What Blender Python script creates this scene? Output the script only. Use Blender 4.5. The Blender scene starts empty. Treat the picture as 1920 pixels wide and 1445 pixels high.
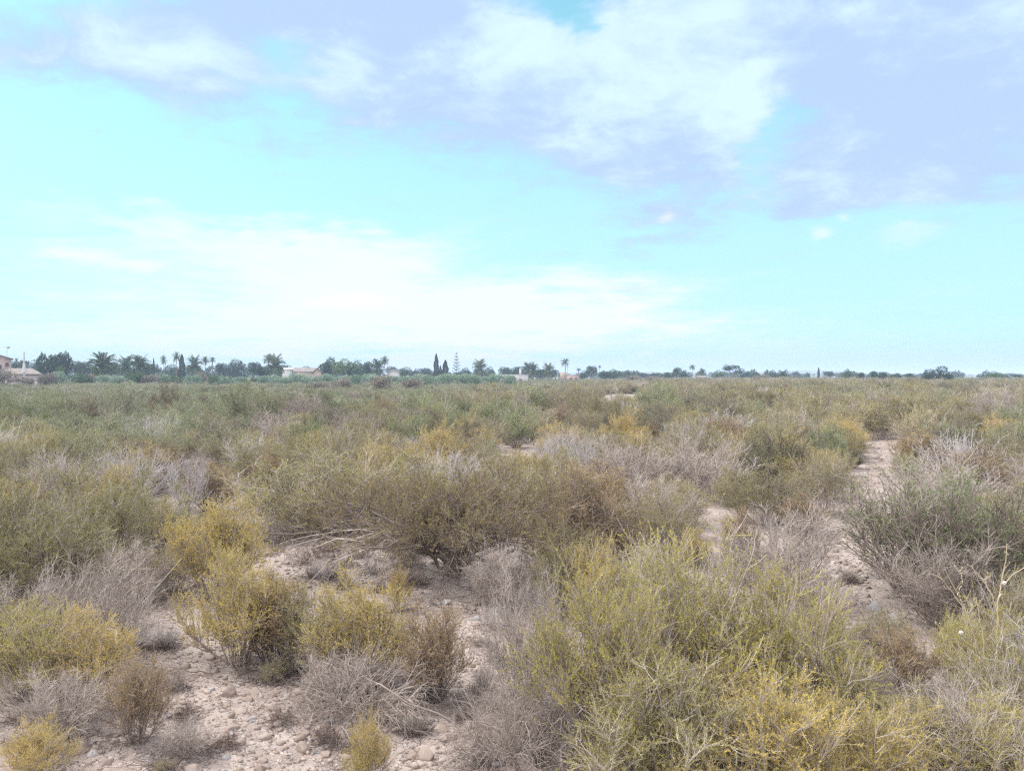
import bpy, math, random
import numpy as np
from mathutils import Vector, noise

R = math.radians
scene = bpy.context.scene
COL = scene.collection
rng = np.random.default_rng(7)
random.seed(7)

# ---------------------------------------------------------------- camera
F = 1444.0                      # focal length in pixels of the 1920 x 1445 photograph
CX, CY, HOR = 960.0, 722.5, 703.0
CAMH = 2.6
PITCH = math.atan((CY - HOR) / F)
cam_data = bpy.data.cameras.new('camera')
cam = bpy.data.objects.new('camera', cam_data)
COL.objects.link(cam)
cam.location = (0, 0, CAMH)
cam.rotation_euler = (R(90) - PITCH, 0, 0)
cam_data.sensor_width = 36.0
cam_data.lens = 36.0 * F / 1920.0
cam_data.clip_start = 0.1
cam_data.clip_end = 30000
scene.camera = cam

def ray(u, v):
    a, b = (u - CX) / F, (CY - v) / F
    c, s = math.cos(PITCH), math.sin(PITCH)
    return Vector((a, c + b * s, -s + b * c))

def at(u, v, z=0.0):            # ground point seen at a pixel
    d = ray(u, v)
    t = (z - CAMH) / d.z
    return d.x * t, d.y * t

def up(u, v, dist):             # x and height of what is seen at a pixel at a given depth
    d = ray(u, v)
    t = dist / d.y
    return d.x * t, CAMH + d.z * t

# ---------------------------------------------------------------- world
SUN_EL, SUN_AZ = 52.0, -70.0    # degrees; azimuth clockwise from +Y (camera axis)
world = bpy.data.worlds.new('World')
scene.world = world
world.use_nodes = True

class G:
    """tiny node-graph helper"""
    def __init__(s, tree):
        s.t = tree; s.n = tree.nodes; s.l = tree.links
    def new(s, typ, **kw):
        n = s.n.new(typ)
        for k, v in kw.items(): setattr(n, k, v)
        return n
    def put(s, sock, v):
        if v is None: return
        if isinstance(v, bpy.types.NodeSocket): s.l.new(v, sock)
        else: sock.default_value = v
    def m(s, op, a, b=None, c=None, clamp=False):
        n = s.new('ShaderNodeMath', operation=op); n.use_clamp = clamp
        s.put(n.inputs[0], a); s.put(n.inputs[1], b); s.put(n.inputs[2], c)
        return n.outputs[0]
    def vm(s, op, a, b=None, out=0):
        n = s.new('ShaderNodeVectorMath', operation=op)
        s.put(n.inputs[0], a); s.put(n.inputs[1], b)
        return n.outputs[out]
    def mix(s, f, a, b, mode='MIX'):
        n = s.new('ShaderNodeMix', data_type='RGBA', blend_type=mode)
        s.put(n.inputs[0], f); s.put(n.inputs[6], a); s.put(n.inputs[7], b)
        return n.outputs[2]
    def noise(s, vec, scale, detail=4, rough=0.55, dist=0.0, out=0):
        n = s.new('ShaderNodeTexNoise')
        s.put(n.inputs['Vector'], vec); n.inputs['Scale'].default_value = scale
        n.inputs['Detail'].default_value = detail; n.inputs['Roughness'].default_value = rough
        n.inputs['Distortion'].default_value = dist
        return n.outputs[out]
    def step(s, x, lo, hi, a=0.0, b=1.0):
        n = s.new('ShaderNodeMapRange', interpolation_type='SMOOTHSTEP')
        s.put(n.inputs[0], x); n.inputs[1].default_value = lo; n.inputs[2].default_value = hi
        n.inputs[3].default_value = a; n.inputs[4].default_value = b
        return n.outputs[0]

def c4(r, g, b): return (r, g, b, 1.0)

def build_world():
    g = G(world.node_tree)
    g.n.clear()
    sky = g.new('ShaderNodeTexSky', sky_type='NISHITA', sun_disc=False)
    sky.sun_elevation = R(SUN_EL); sky.sun_rotation = R(SUN_AZ)
    sky.air_density = 1.0; sky.dust_density = 1.2; sky.ozone_density = 1.0
    tc = g.new('ShaderNodeTexCoord').outputs['Generated']
    xyz = g.new('ShaderNodeSeparateXYZ'); g.put(xyz.inputs[0], tc)
    X, Y, Z = xyz.outputs
    az = g.m('ARCTAN2', X, Y)
    el = g.m('ARCSINE', Z)
    cmb = g.new('ShaderNodeCombineXYZ'); g.put(cmb.inputs[0], az); g.put(cmb.inputs[1], el)
    ae = cmb.outputs[0]
    # cloud-layer coordinates: the view ray cut with a flat layer high above
    zz = g.m('MAXIMUM', g.m('ADD', Z, 0.10), 0.02)
    lay = g.vm('DIVIDE', tc, None)
    n = g.n[-1]; cz = g.new('ShaderNodeCombineXYZ')
    for i in range(3): g.put(cz.inputs[i], zz)
    g.put(n.inputs[1], cz.outputs[0])
    warp = g.noise(lay, 1.3, 5, 0.6, out=1)
    wv = g.vm('MULTIPLY', g.vm('SUBTRACT', warp, (0.5, 0.5, 0.5)), (0.34, 0.20, 0.0))
    aew = g.vm('ADD', ae, wv)
    def blobs(lst, src):
        tot = None
        for (u, v, ru, rv, w) in lst:
            d = ray(u, v).normalized()
            a, e = math.atan2(d.x, d.y), math.asin(d.z)
            q = g.vm('MULTIPLY', g.vm('SUBTRACT', src, (a, e, 0)), (F / ru, F / rv, 0))
            k = g.vm('DOT_PRODUCT', q, q, out=1)
            b = g.m('MULTIPLY', g.m('EXPONENT', g.m('MULTIPLY', k, -1.0)), w)
            tot = b if tot is None else g.m('ADD', tot, b)
        return tot
    nz = g.noise(lay, 2.2, 8, 0.62, 0.4)
    nf = g.noise(lay, 5.5, 7, 0.65, 0.3)
    nd = g.noise(g.vm('MULTIPLY', tc, (1, 1, 1.7)), 9.0, 8, 0.62, 0.5)
    # --- high lavender clouds
    cover_b = blobs([
        (160, 60, 260, 100, .8), (400, 130, 190, 100, .7), (60, 20, 120, 60, .4), (640, 0, 300, 60, 1.0), (640, 180, 90, 70, .45),
        (800, 90, 190, 150, 1.0), (1000, 200, 240, 130, 1.0), (1230, 270, 190, 100, 1.0), (1300, 120, 260, 140, 1.0),
        (1640, 90, 330, 170, 1.0), (1800, 220, 300, 120, .95), (1560, 330, 130, 50, .5), (1880, 330, 150, 50, .4),
        (1480, 240, 80, 85, -1.3), (1100, 40, 40, 60, -.75), (560, 110, 50, 60, -.3)], aew)
    back = g.step(Y, 0.55, 0.2, 0.0, 0.62)       # behind the viewer the cover simply follows the noise
    cov = g.m('ADD', g.m('ADD', cover_b, back), g.m('MULTIPLY', g.m('SUBTRACT', nz, 0.5), 1.9))
    cov = g.m('ADD', cov, g.m('MULTIPLY', g.m('SUBTRACT', nf, 0.5), 0.6))
    cov = g.m('ADD', cov, g.m('MULTIPLY', g.m('SUBTRACT', nd, 0.5), 1.2))
    cov = g.step(cov, 0.15, 1.0, 0.0, 1.0)
    white_b = blobs([
        (1260, 50, 280, 100, .7), (1100, 250, 240, 60, .45), (880, 180, 80, 50, .4), (1620, 60, 200, 60, .3), (930, 60, 110, 90, .55), (1390, 260, 85, 120, .6), (1180, 120, 120, 60, .4), (1000, 60, 120, 70, .3), (680, 80, 60, 60, .5), (1880, 60, 90, 60, .4),
        (1280, 190, 120, 60, .4), (250, 70, 260, 70, .7), (640, 170, 80, 60, .5), (1700, 330, 260, 60, .35)], aew)
    bri = g.m('ADD', white_b, g.m('MULTIPLY', g.m('SUBTRACT', nf, 0.5), 1.2))
    bri = g.m('ADD', bri, g.m('MULTIPLY', g.m('SUBTRACT', nz, 0.5), 0.9))
    bri = g.m('ADD', bri, g.m('MULTIPLY', g.m('SUBTRACT', nd, 0.5), 2.2))
    bri = g.step(bri, 0.0, 1.15)
    # --- low bright bank
    low_b = blobs([
        (310, 400, 90, 25, .5), (330, 440, 280, 36, .7), (600, 470, 200, 45, .9), (800, 560, 330, 60, 1.25), (1060, 595, 200, 45, .7),
        (120, 490, 200, 45, .35), (600, 640, 900, 75, 1.1), (640, 540, 400, 60, .4)], aew)
    low = g.step(g.m('ADD', low_b, g.m('MULTIPLY', g.m('SUBTRACT', nf, 0.5), 1.0)), 0.0, 1.6)
    puff_b = blobs([
        (1248, 403, 17, 15, .6), (1535, 440, 22, 15, .8), (1700, 440, 65, 26, .6), (1580, 408, 12, 9, .6), (140, 478, 60, 16, .9), (265, 500, 50, 13, .9),
        (465, 435, 20, 10, .8), (700, 435, 60, 10, .8), (660, 565, 110, 18, .9), (1180, 585, 40, 28, .7), (1340, 605, 60, 14, .5)],
        g.vm('ADD', ae, g.vm('MULTIPLY', wv, (.12, .12, 0))))
    puff = g.step(g.m('ADD', puff_b, g.m('MULTIPLY', g.m('SUBTRACT', nf, 0.5), 0.9)), 0.15, 1.0)
    base = g.mix(1.0, sky.outputs[0], SKY_TINT, 'MULTIPLY')
    hz = g.step(el, 0.05, 0.62, 1.0, 0.0)
    base = g.mix(g.m('MULTIPLY', hz, 0.85), base, SKY_LOW)
    cl = g.mix(bri, CLOUD_DARK, CLOUD_WHITE)
    c = g.mix(g.m('MULTIPLY', cov, 0.93), base, cl)
    c = g.mix(g.m('MULTIPLY', low, 0.72), c, CLOUD_WARM)
    c = g.mix(g.m('MULTIPLY', puff, 0.6), c, CLOUD_WARM)
    over = g.m('MULTIPLY', g.step(el, .62, 1.0), .8)               # extra brightness overhead, out of frame, added to light the ground softly
    c = g.mix(over, c, SKY_FILL)
    c = g.mix(g.m('MULTIPLY', g.step(Y, .1, -.5), .7), c, SKY_FILL)  # same added fill brightness in the unseen sky behind the viewer
    rim = g.step(el, 0.0, 0.055, 1.0, 0.0)
    c = g.mix(g.m('MULTIPLY', rim, 0.55), c, SKY_RIM)
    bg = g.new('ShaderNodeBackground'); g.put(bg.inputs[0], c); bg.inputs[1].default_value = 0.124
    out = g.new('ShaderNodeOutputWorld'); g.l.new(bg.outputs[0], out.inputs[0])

# radiances before the background strength of 0.15
SKY_TINT = c4(.95, 1.62, 1.35)
SKY_LOW = c4(3.9, 6.2, 6.8)
SKY_RIM = c4(4.3, 5.1, 6.4)
CLOUD_DARK = c4(3.5, 4.55, 7.4)
CLOUD_WHITE = c4(5.2, 6.6, 7.6)
SKY_FILL = c4(17.6, 16.9, 17.4)  # added fill light for the sky out of view
CLOUD_WARM = c4(7.1, 6.75, 7.3)
build_world()
world.cycles.sampling_method = 'MANUAL'
world.cycles.sample_map_resolution = 512

sun_data = bpy.data.lights.new('sun', 'SUN')
sun_data.energy = 3.6
sun_data.angle = R(12)
sun_data.color = (1.0, 0.94, 0.87)
sun = bpy.data.objects.new('sun', sun_data)
COL.objects.link(sun)
sd = Vector((math.sin(R(SUN_AZ)) * math.cos(R(SUN_EL)), math.cos(R(SUN_AZ)) * math.cos(R(SUN_EL)), math.sin(R(SUN_EL))))
sun.rotation_euler = sd.to_track_quat('Z', 'Y').to_euler()
sun.location = sd * 200

scene.view_settings.view_transform = 'Standard'
scene.view_settings.look = 'None'
scene.view_settings.gamma = 1
scene.view_settings.exposure = 0.30
cy = scene.cycles
cy.max_bounces = 6; cy.diffuse_bounces = 4; cy.glossy_bounces = 1; cy.transmission_bounces = 4
cy.transparent_max_bounces = 4; cy.volume_bounces = 3
cy.use_denoising = False
cy.pixel_filter_type = 'BLACKMAN_HARRIS'; cy.filter_width = 1.4
cy.use_adaptive_sampling = False
cy.caustics_reflective = False; cy.caustics_refractive = False

# ---------------------------------------------------------------- helpers
def link(o, parent=None):
    COL.objects.link(o)
    if parent is not None: o.parent = parent
    return o

def tag(o, label=None, cat=None, group=None, kind=None):
    if label: o['label'] = label
    if cat: o['category'] = cat
    if group: o['group'] = group
    if kind: o['kind'] = kind
    return o

def empty(name, loc, rz=0.0, label=None, cat=None, group=None):
    o = bpy.data.objects.new(name, None)
    o.empty_display_size = 0.2
    link(o); o.location = loc; o.rotation_euler = (0, 0, rz)
    return tag(o, label, cat, group)

def mesh_np(name, V, faces, mats, tone=None, smooth=False):
    """V (n,3); faces = list of (array (m,k), material index)"""
    me = bpy.data.meshes.new(name)
    V = np.asarray(V, dtype=np.float32)
    me.vertices.add(len(V)); me.vertices.foreach_set('co', V.ravel())
    li, st, tot, mi = [], [], [], []
    s = 0
    for f, m in faces:
        f = np.asarray(f, dtype=np.int32)
        if len(f) == 0: continue
        k = f.shape[1]
        li.append(f.ravel()); st.append(s + k * np.arange(len(f))); tot.append(np.full(len(f), k)); mi.append(np.full(len(f), m))
        s += f.size
    li = np.concatenate(li).astype(np.int32); st = np.concatenate(st).astype(np.int32); mi = np.concatenate(mi).astype(np.int32)
    me.loops.add(len(li)); me.loops.foreach_set('vertex_index', li)
    me.polygons.add(len(st)); me.polygons.foreach_set('loop_start', st)
    me.polygons.foreach_set('material_index', mi)
    if smooth: me.polygons.foreach_set('use_smooth', np.ones(len(st), dtype=bool))
    for m in mats: me.materials.append(m)
    if tone is not None:
        a = me.attributes.new('tone', 'FLOAT', 'POINT'); a.data.foreach_set('value', np.asarray(tone, dtype=np.float32))
    me.update(calc_edges=True)
    return me

def obj(name, me, parent=None):
    return link(bpy.data.objects.new(name, me), parent)

def unit(a): return a / np.maximum(np.linalg.norm(a, axis=-1, keepdims=True), 1e-9)

class Geo:
    """collects tubes, leaves, boxes and lumps into one mesh"""
    def __init__(s): s.v = []; s.f = []; s.t = []; s.n = 0
    def add(s, V, F_, mat=0, tone=None):
        V = np.asarray(V, dtype=np.float64).reshape(-1, 3)
        if len(V) == 0: return
        s.v.append(V); s.f.append((np.asarray(F_) + s.n, mat)); s.n += len(V)
        s.t.append(np.full(len(V), 0.5) if tone is None else np.broadcast_to(tone, (len(V),)))
    def tubes(s, P, r0, r1, mat=0, tone=None, sides=3, power=1.0):
        P = np.asarray(P, dtype=np.float64)
        if P.ndim == 2: P = P[None]
        N, K, _ = P.shape
        if N == 0: return
        T = unit(np.gradient(P, axis=1))
        ref = np.where(np.abs(T[..., 2:3]) > 0.9, np.array([1., 0, 0]), np.array([0, 0, 1.]))
        A = unit(np.cross(T, ref)); B = np.cross(T, A)
        w = (1 - np.linspace(0, 1, K)) ** power
        r0 = np.broadcast_to(np.asarray(r0, dtype=float), (N,)); r1 = np.broadcast_to(np.asarray(r1, dtype=float), (N,))
        rad = r1[:, None] + (r0 - r1)[:, None] * w[None]
        ang = np.arange(sides) * 2 * np.pi / sides
        V = P[:, :, None] + rad[:, :, None, None] * (np.cos(ang)[None, None, :, None] * A[:, :, None] + np.sin(ang)[None, None, :, None] * B[:, :, None])
        idx = np.arange(N * K * sides).reshape(N, K, sides)
        nx = np.roll(idx, -1, axis=2)
        Q = np.stack([idx[:, :-1], nx[:, :-1], nx[:, 1:], idx[:, 1:]], axis=-1).reshape(-1, 4)
        tn = None if tone is None else np.repeat(np.broadcast_to(tone, (N,)), K * sides)
        s.add(V, Q, mat, tn)
    def leaves(s, base, d, length, width, mat=0, tone=None):
        base = np.asarray(base); N = len(base)
        if N == 0: return
        d = unit(d)
        side = unit(np.cross(d, rng.normal(size=(N, 3))))
        L = np.broadcast_to(length, (N,))[:, None]; W = np.broadcast_to(width, (N,))[:, None]
        V = np.stack([base, base + d * L * .45 + side * W * .5, base + d * L, base + d * L * .45 - side * W * .5], axis=1)
        s.add(V, np.arange(N * 4).reshape(N, 4), mat, None if tone is None else np.repeat(np.broadcast_to(tone, (N,)), 4))
    def box(s, lo, hi, mat=0):
        (a, b, c), (d, e, f) = lo, hi
        V = [(a, b, c), (d, b, c), (d, e, c), (a, e, c), (a, b, f), (d, b, f), (d, e, f), (a, e, f)]
        s.add(V, [(0, 3, 2, 1), (4, 5, 6, 7), (0, 1, 5, 4), (1, 2, 6, 5), (2, 3, 7, 6), (3, 0, 4, 7)], mat)
    def build(s, name, mats, smooth=False):
        return mesh_np(name, np.concatenate(s.v), s.f, mats if isinstance(mats, (list, tuple)) else [mats], np.concatenate(s.t), smooth)

# ---------------------------------------------------------------- materials
def mat_new(name):
    m = bpy.data.materials.new(name); m.use_nodes = True
    g = G(m.node_tree); g.n.clear()
    out = g.new('ShaderNodeOutputMaterial')
    return m, g, out

def plant_mat(name, a, b, c, trans=0.25, patch=None):
    """three plant tones mixed by strand, by plant and by slow drift over the field"""
    m, g, out = mat_new(name)
    at_ = g.new('ShaderNodeAttribute', attribute_name='tone').outputs['Fac']
    rnd = g.new('ShaderNodeObjectInfo').outputs['Random']
    pos = g.new('ShaderNodeNewGeometry').outputs['Position']
    drift = g.noise(pos, 0.11, 3, 0.55)
    loc = g.noise(pos, 3.0, 3, 0.6)
    t = g.m('ADD', g.m('MULTIPLY', g.m('SUBTRACT', rnd, .5), .55), g.m('MULTIPLY', g.m('SUBTRACT', drift, .5), 1.1))
    t = g.m('ADD', g.m('ADD', t, at_), g.m('MULTIPLY', g.m('SUBTRACT', loc, .5), 1.0))
    col = g.mix(g.step(t, 0.1, .9), a, b)
    col = g.mix(g.step(t, 0.75, 1.3), col, c)
    if patch is not None:      # greener, moister ground towards the farms on the left
        px = g.new('ShaderNodeSeparateXYZ'); g.put(px.inputs[0], pos)
        q = g.m('ADD', g.m('MULTIPLY', px.outputs[0], -0.055), g.m('MULTIPLY', px.outputs[1], 0.008))
        q = g.m('ADD', q, g.m('MULTIPLY', g.m('SUBTRACT', drift, .5), 1.6))
        col = g.mix(g.step(q, 0.15, 1.3, 0, .8), col, patch)
    d = g.new('ShaderNodeBsdfDiffuse'); g.put(d.inputs[0], col)
    if trans > 0:
        tr = g.new('ShaderNodeBsdfTranslucent'); g.put(tr.inputs[0], col)
        mx = g.new('ShaderNodeMixShader'); mx.inputs[0].default_value = trans
        g.l.new(d.outputs[0], mx.inputs[1]); g.l.new(tr.outputs[0], mx.inputs[2]); g.l.new(mx.outputs[0], out.inputs[0])
    else: g.l.new(d.outputs[0], out.inputs[0])
    return m

def flat_mat(name, a, b, scale=2.0, rough=0.9, bump=0.0, detail=5):
    m, g, out = mat_new(name)
    pos = g.new('ShaderNodeTexCoord').outputs['Object']
    n = g.noise(pos, scale, detail, 0.6)
    col = g.mix(g.step(n, .3, .7), a, b)
    p = g.new('ShaderNodeBsdfPrincipled'); g.put(p.inputs['Base Color'], col); p.inputs['Roughness'].default_value = rough
    p.inputs['Specular IOR Level'].default_value = 0.2
    if bump:
        bn = g.new('ShaderNodeBump'); bn.inputs['Strength'].default_value = bump; bn.inputs['Distance'].default_value = 0.05
        g.put(bn.inputs['Height'], n); g.l.new(bn.outputs[0], p.inputs['Normal'])
    g.l.new(p.outputs[0], out.inputs[0])
    return m

MF = {
    'olive': plant_mat('foliage_olive', c4(.25, .23, .10), c4(.355, .325, .125), c4(.47, .40, .145), .25, patch=c4(.19, .275, .14)),
    'yellow': plant_mat('foliage_yellow', c4(.42, .345, .115), c4(.58, .46, .125), c4(.71, .49, .14), .3, patch=c4(.29, .31, .15)),
    'lime': plant_mat('foliage_lime', c4(.38, .335, .10), c4(.53, .475, .10), c4(.66, .55, .10), .3),
    'rust': plant_mat('foliage_rust', c4(.33, .25, .15), c4(.44, .325, .17), c4(.55, .40, .17), .2, patch=c4(.24, .24, .13)),
    'green': plant_mat('foliage_green', c4(.17, .235, .10), c4(.26, .33, .12), c4(.38, .38, .12), .2),
    'tan': plant_mat('foliage_tan', c4(.42, .34, .24), c4(.55, .45, .30), c4(.62, .53, .38), .2),
    'red': plant_mat('foliage_dark_red', c4(.16, .10, .09), c4(.24, .14, .12), c4(.32, .21, .17), .1),
    'silver': plant_mat('foliage_silver', c4(.17, .25, .17), c4(.28, .36, .26), c4(.40, .46, .35), .15),
    'dark': plant_mat('foliage_dark', c4(.035, .06, .035), c4(.055, .095, .045), c4(.10, .14, .055), .1),
    'mid': plant_mat('foliage_mid', c4(.07, .12, .055), c4(.11, .18, .07), c4(.18, .24, .09), .15),
    'palm': plant_mat('foliage_palm', c4(.09, .13, .07), c4(.15, .19, .10), c4(.26, .26, .15), .15),
    'brown': plant_mat('foliage_brown', c4(.20, .175, .155), c4(.27, .24, .20), c4(.34, .30, .25), .1),
}
MT = plant_mat('twig_grey', c4(.31, .26, .23), c4(.48, .415, .37), c4(.67, .60, .55), 0)
MTD = plant_mat('twig_brown', c4(.16, .125, .11), c4(.28, .225, .20), c4(.50, .43, .385), 0)
MTP = plant_mat('twig_pale', c4(.40, .37, .37), c4(.56, .52, .50), c4(.70, .66, .62), 0)
MBARK = flat_mat('bark', c4(.16, .13, .11), c4(.26, .22, .19), 6, bump=.4)
MPTRUNK = flat_mat('palm_bark', c4(.20, .16, .12), c4(.32, .26, .20), 5, bump=.5)

# ---------------------------------------------------------------- ground
def sstep(x, a, b):
    t = min(1, max(0, (x - a) / (b - a))); return t * t * (3 - 2 * t)

def gz(x, y):
    d = math.hypot(x, y)
    n = noise.noise(Vector((x * .35, y * .35, 1.7))) * .09 + noise.noise(Vector((x * .11, y * .11, 5.1))) * .16
    n += noise.noise(Vector((x * 1.3, y * 1.3, 9.3))) * .025
    k = 1 - .85 * sstep(d, 60, 200)
    return n * k * sstep(d, 1, 7) - .02

def ground_mat():
    m, g, out = mat_new('stony_earth')
    pos = g.new('ShaderNodeNewGeometry').outputs['Position']
    big = g.noise(pos, .35, 5, .6)
    mid = g.noise(pos, 2.3, 6, .65)
    fine = g.noise(pos, 26, 5, .7)
    vor = g.new('ShaderNodeTexVoronoi', feature='F1'); g.put(vor.inputs['Vector'], g.vm('ADD', pos, g.vm('MULTIPLY', g.noise(pos, 9, 3, .6, out=1), (.1, .1, .1)))); vor.inputs['Scale'].default_value = 17
    vor2 = g.new('ShaderNodeTexVoronoi', feature='F1'); g.put(vor2.inputs['Vector'], pos); vor2.inputs['Scale'].default_value = 55
    col = g.mix(g.step(big, .35, .65), c4(.25, .20, .178), c4(.335, .28, .252))
    col = g.mix(g.step(mid, .35, .68), col, c4(.41, .35, .315))
    col = g.mix(g.step(g.noise(pos, 1.1, 6, .7), .52, .72, 0, .8), col, c4(.17, .135, .115))   # litter and crusts
    peb = g.m('MULTIPLY', g.step(vor.outputs['Distance'], .42, .25), g.step(g.new('ShaderNodeSeparateXYZ').outputs[0], 0, 1))
    sx = g.n[-2] if False else None
    sep = g.new('ShaderNodeSeparateXYZ'); g.put(sep.inputs[0], vor.outputs['Color'])
    pick = g.step(sep.outputs[0], .55, .62)
    pebm = g.m('MULTIPLY', g.step(vor.outputs['Distance'], .48, .28), pick)
    col = g.mix(g.m('MULTIPLY', pebm, .75), col, c4(.50, .435, .39))
    sep2 = g.new('ShaderNodeSeparateXYZ'); g.put(sep2.inputs[0], vor2.outputs['Color'])
    p2 = g.m('MULTIPLY', g.step(vor2.outputs['Distance'], .5, .3), g.step(sep2.outputs[1], .6, .65))
    col = g.mix(g.m('MULTIPLY', p2, .6), col, g.mix(sep2.outputs[0], c4(.22, .17, .155), c4(.62, .56, .52)))
    col = g.mix(g.step(fine, .3, .75, 0, .35), col, c4(.24, .195, .175))
    # distant fields
    ln = g.vm('LENGTH', pos, out=1)
    far = g.step(ln, 60, 240)
    fcol = g.mix(g.step(g.noise(pos, .02, 4, .6), .4, .6), c4(.13, .15, .08), c4(.22, .20, .13))
    col = g.mix(far, col, fcol)
    p = g.new('ShaderNodeBsdfPrincipled'); g.put(p.inputs['Base Color'], col)
    p.inputs['Roughness'].default_value = .95; p.inputs['Specular IOR Level'].default_value = .1
    h = g.m('ADD', g.m('MULTIPLY', fine, .35), g.m('MULTIPLY', mid, .5))
    h = g.m('ADD', h, g.m('MULTIPLY', pebm, .5)); h = g.m('ADD', h, g.m('MULTIPLY', p2, .2))
    bn = g.new('ShaderNodeBump'); bn.inputs['Strength'].default_value = .9; bn.inputs['Distance'].default_value = .035
    g.put(bn.inputs['Height'], h); g.l.new(bn.outputs[0], p.inputs['Normal'])
    g.l.new(p.outputs[0], out.inputs[0])
    return m

def build_ground():
    rings = [0.0] + list(.5 * 1.035 ** np.arange(0, 285))
    rings = [r for r in rings if r < 9000] + [9000]
    seg = 288
    V = [(0, 0, gz(0, 0))]
    for r in rings[1:]:
        for k in range(seg):
            a = 2 * math.pi * k / seg
            x, y = r * math.sin(a), r * math.cos(a)
            V.append((x, y, gz(x, y) if r < 260 else gz(x, y)))
    n = len(rings) - 1
    tri = [(0, 1 + (k + 1) % seg, 1 + k) for k in range(seg)]
    i = np.arange(n - 1)[:, None] * seg + 1
    k = np.arange(seg)[None]
    k2 = (k + 1) % seg
    Q = np.stack([i + k, i + k2, i + seg + k2, i + seg + k], -1).reshape(-1, 4)
    me = mesh_np('ground', V, [(tri, 0), (Q, 0)], [ground_mat()], smooth=True)
    o = obj('ground', me); tag(o, 'pale pinkish stony earth with dry litter', 'ground', kind='structure')
build_ground()

def hill(name, pts, dist, label):
    """a long far ridge: pts = (pixel u, pixel v) along its skyline"""
    n = 60
    us = np.linspace(pts[0][0], pts[-1][0], n)
    vs = np.interp(us, [p[0] for p in pts], [p[1] for p in pts])
    V = []
    for u, v in zip(us, vs):
        x, z = up(u, v, dist)
        z += 2.0 * noise.noise(Vector((u * .05, 0, dist)))
        for t, f in ((-1, 0), (-.6, .35), (-.3, .8), (0, 1), (.4, .7), (1, 0)):
            V.append((x * (1 + t * .12), dist * (1 + t * .12), z * f - .6 + (1.5 * noise.noise(Vector((u * .09, t * 3, 4))) if 0 < f < 1 else 0)))
    idx = np.arange(n * 6).reshape(n, 6)
    Q = np.stack([idx[:-1, :-1], idx[1:, :-1], idx[1:, 1:], idx[:-1, 1:]], -1).reshape(-1, 4)
    o = obj(name, mesh_np(name, V, [(Q, 0)], [flat_mat(name + '_earth', c4(.10, .13, .09), c4(.18, .18, .13), .01)], smooth=True))
    tag(o, label, 'hills', kind='structure')
hill('hills', [(300, 705), (700, 701), (1100, 698), (1180, 696), (1300, 697), (1440, 697), (1480, 695), (1530, 693.5), (1570, 694), (1620, 699), (1720, 702), (2300, 704)], 1650, 'low blue ridge on the horizon')
hill('hills', [(600, 705), (1000, 701), (1150, 698.5), (1240, 699.5), (1420, 700), (1700, 703), (1850, 702.5), (2300, 704)], 1250, 'nearer low ridge on the horizon')

# ---------------------------------------------------------------- shrub growing
def spawn(P, n, t0, t1, length, spread, K, wig, upb, along=0.6):
    """children of the polylines P (N,K0,3): n each, starting between t0 and t1 of the parent"""
    N, K0, _ = P.shape
    t = rng.uniform(t0, t1, (N, n))
    f = t * (K0 - 1); i = np.minimum(f.astype(int), K0 - 2); w = (f - i)[..., None]
    ar = np.arange(N)[:, None]
    base = P[ar, i] * (1 - w) + P[ar, i + 1] * w
    T = unit(P[ar, i + 1] - P[ar, i])
    side = unit(np.cross(T, rng.normal(size=T.shape)))
    ang = rng.normal(spread, .22, (N, n, 1))
    d = unit(T * np.cos(ang) + side * np.sin(ang) + np.array([0, 0, upb]))
    L = length(t) if callable(length) else np.full(t.shape, length)
    L = L * rng.uniform(.6, 1.25, t.shape)
    return walk(base.reshape(-1, 3), d.reshape(-1, 3), L.reshape(-1), K, wig, upb)

def walk(base, d, L, K, wig, upb):
    P = [base]; d = unit(d)
    stepl = (L / (K - 1))[:, None]
    for k in range(K - 1):
        d = unit(d + rng.normal(size=d.shape) * wig + np.array([0, 0, upb * .35]))
        P.append(P[-1] + d * stepl)
    return np.stack(P, 1)

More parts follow.
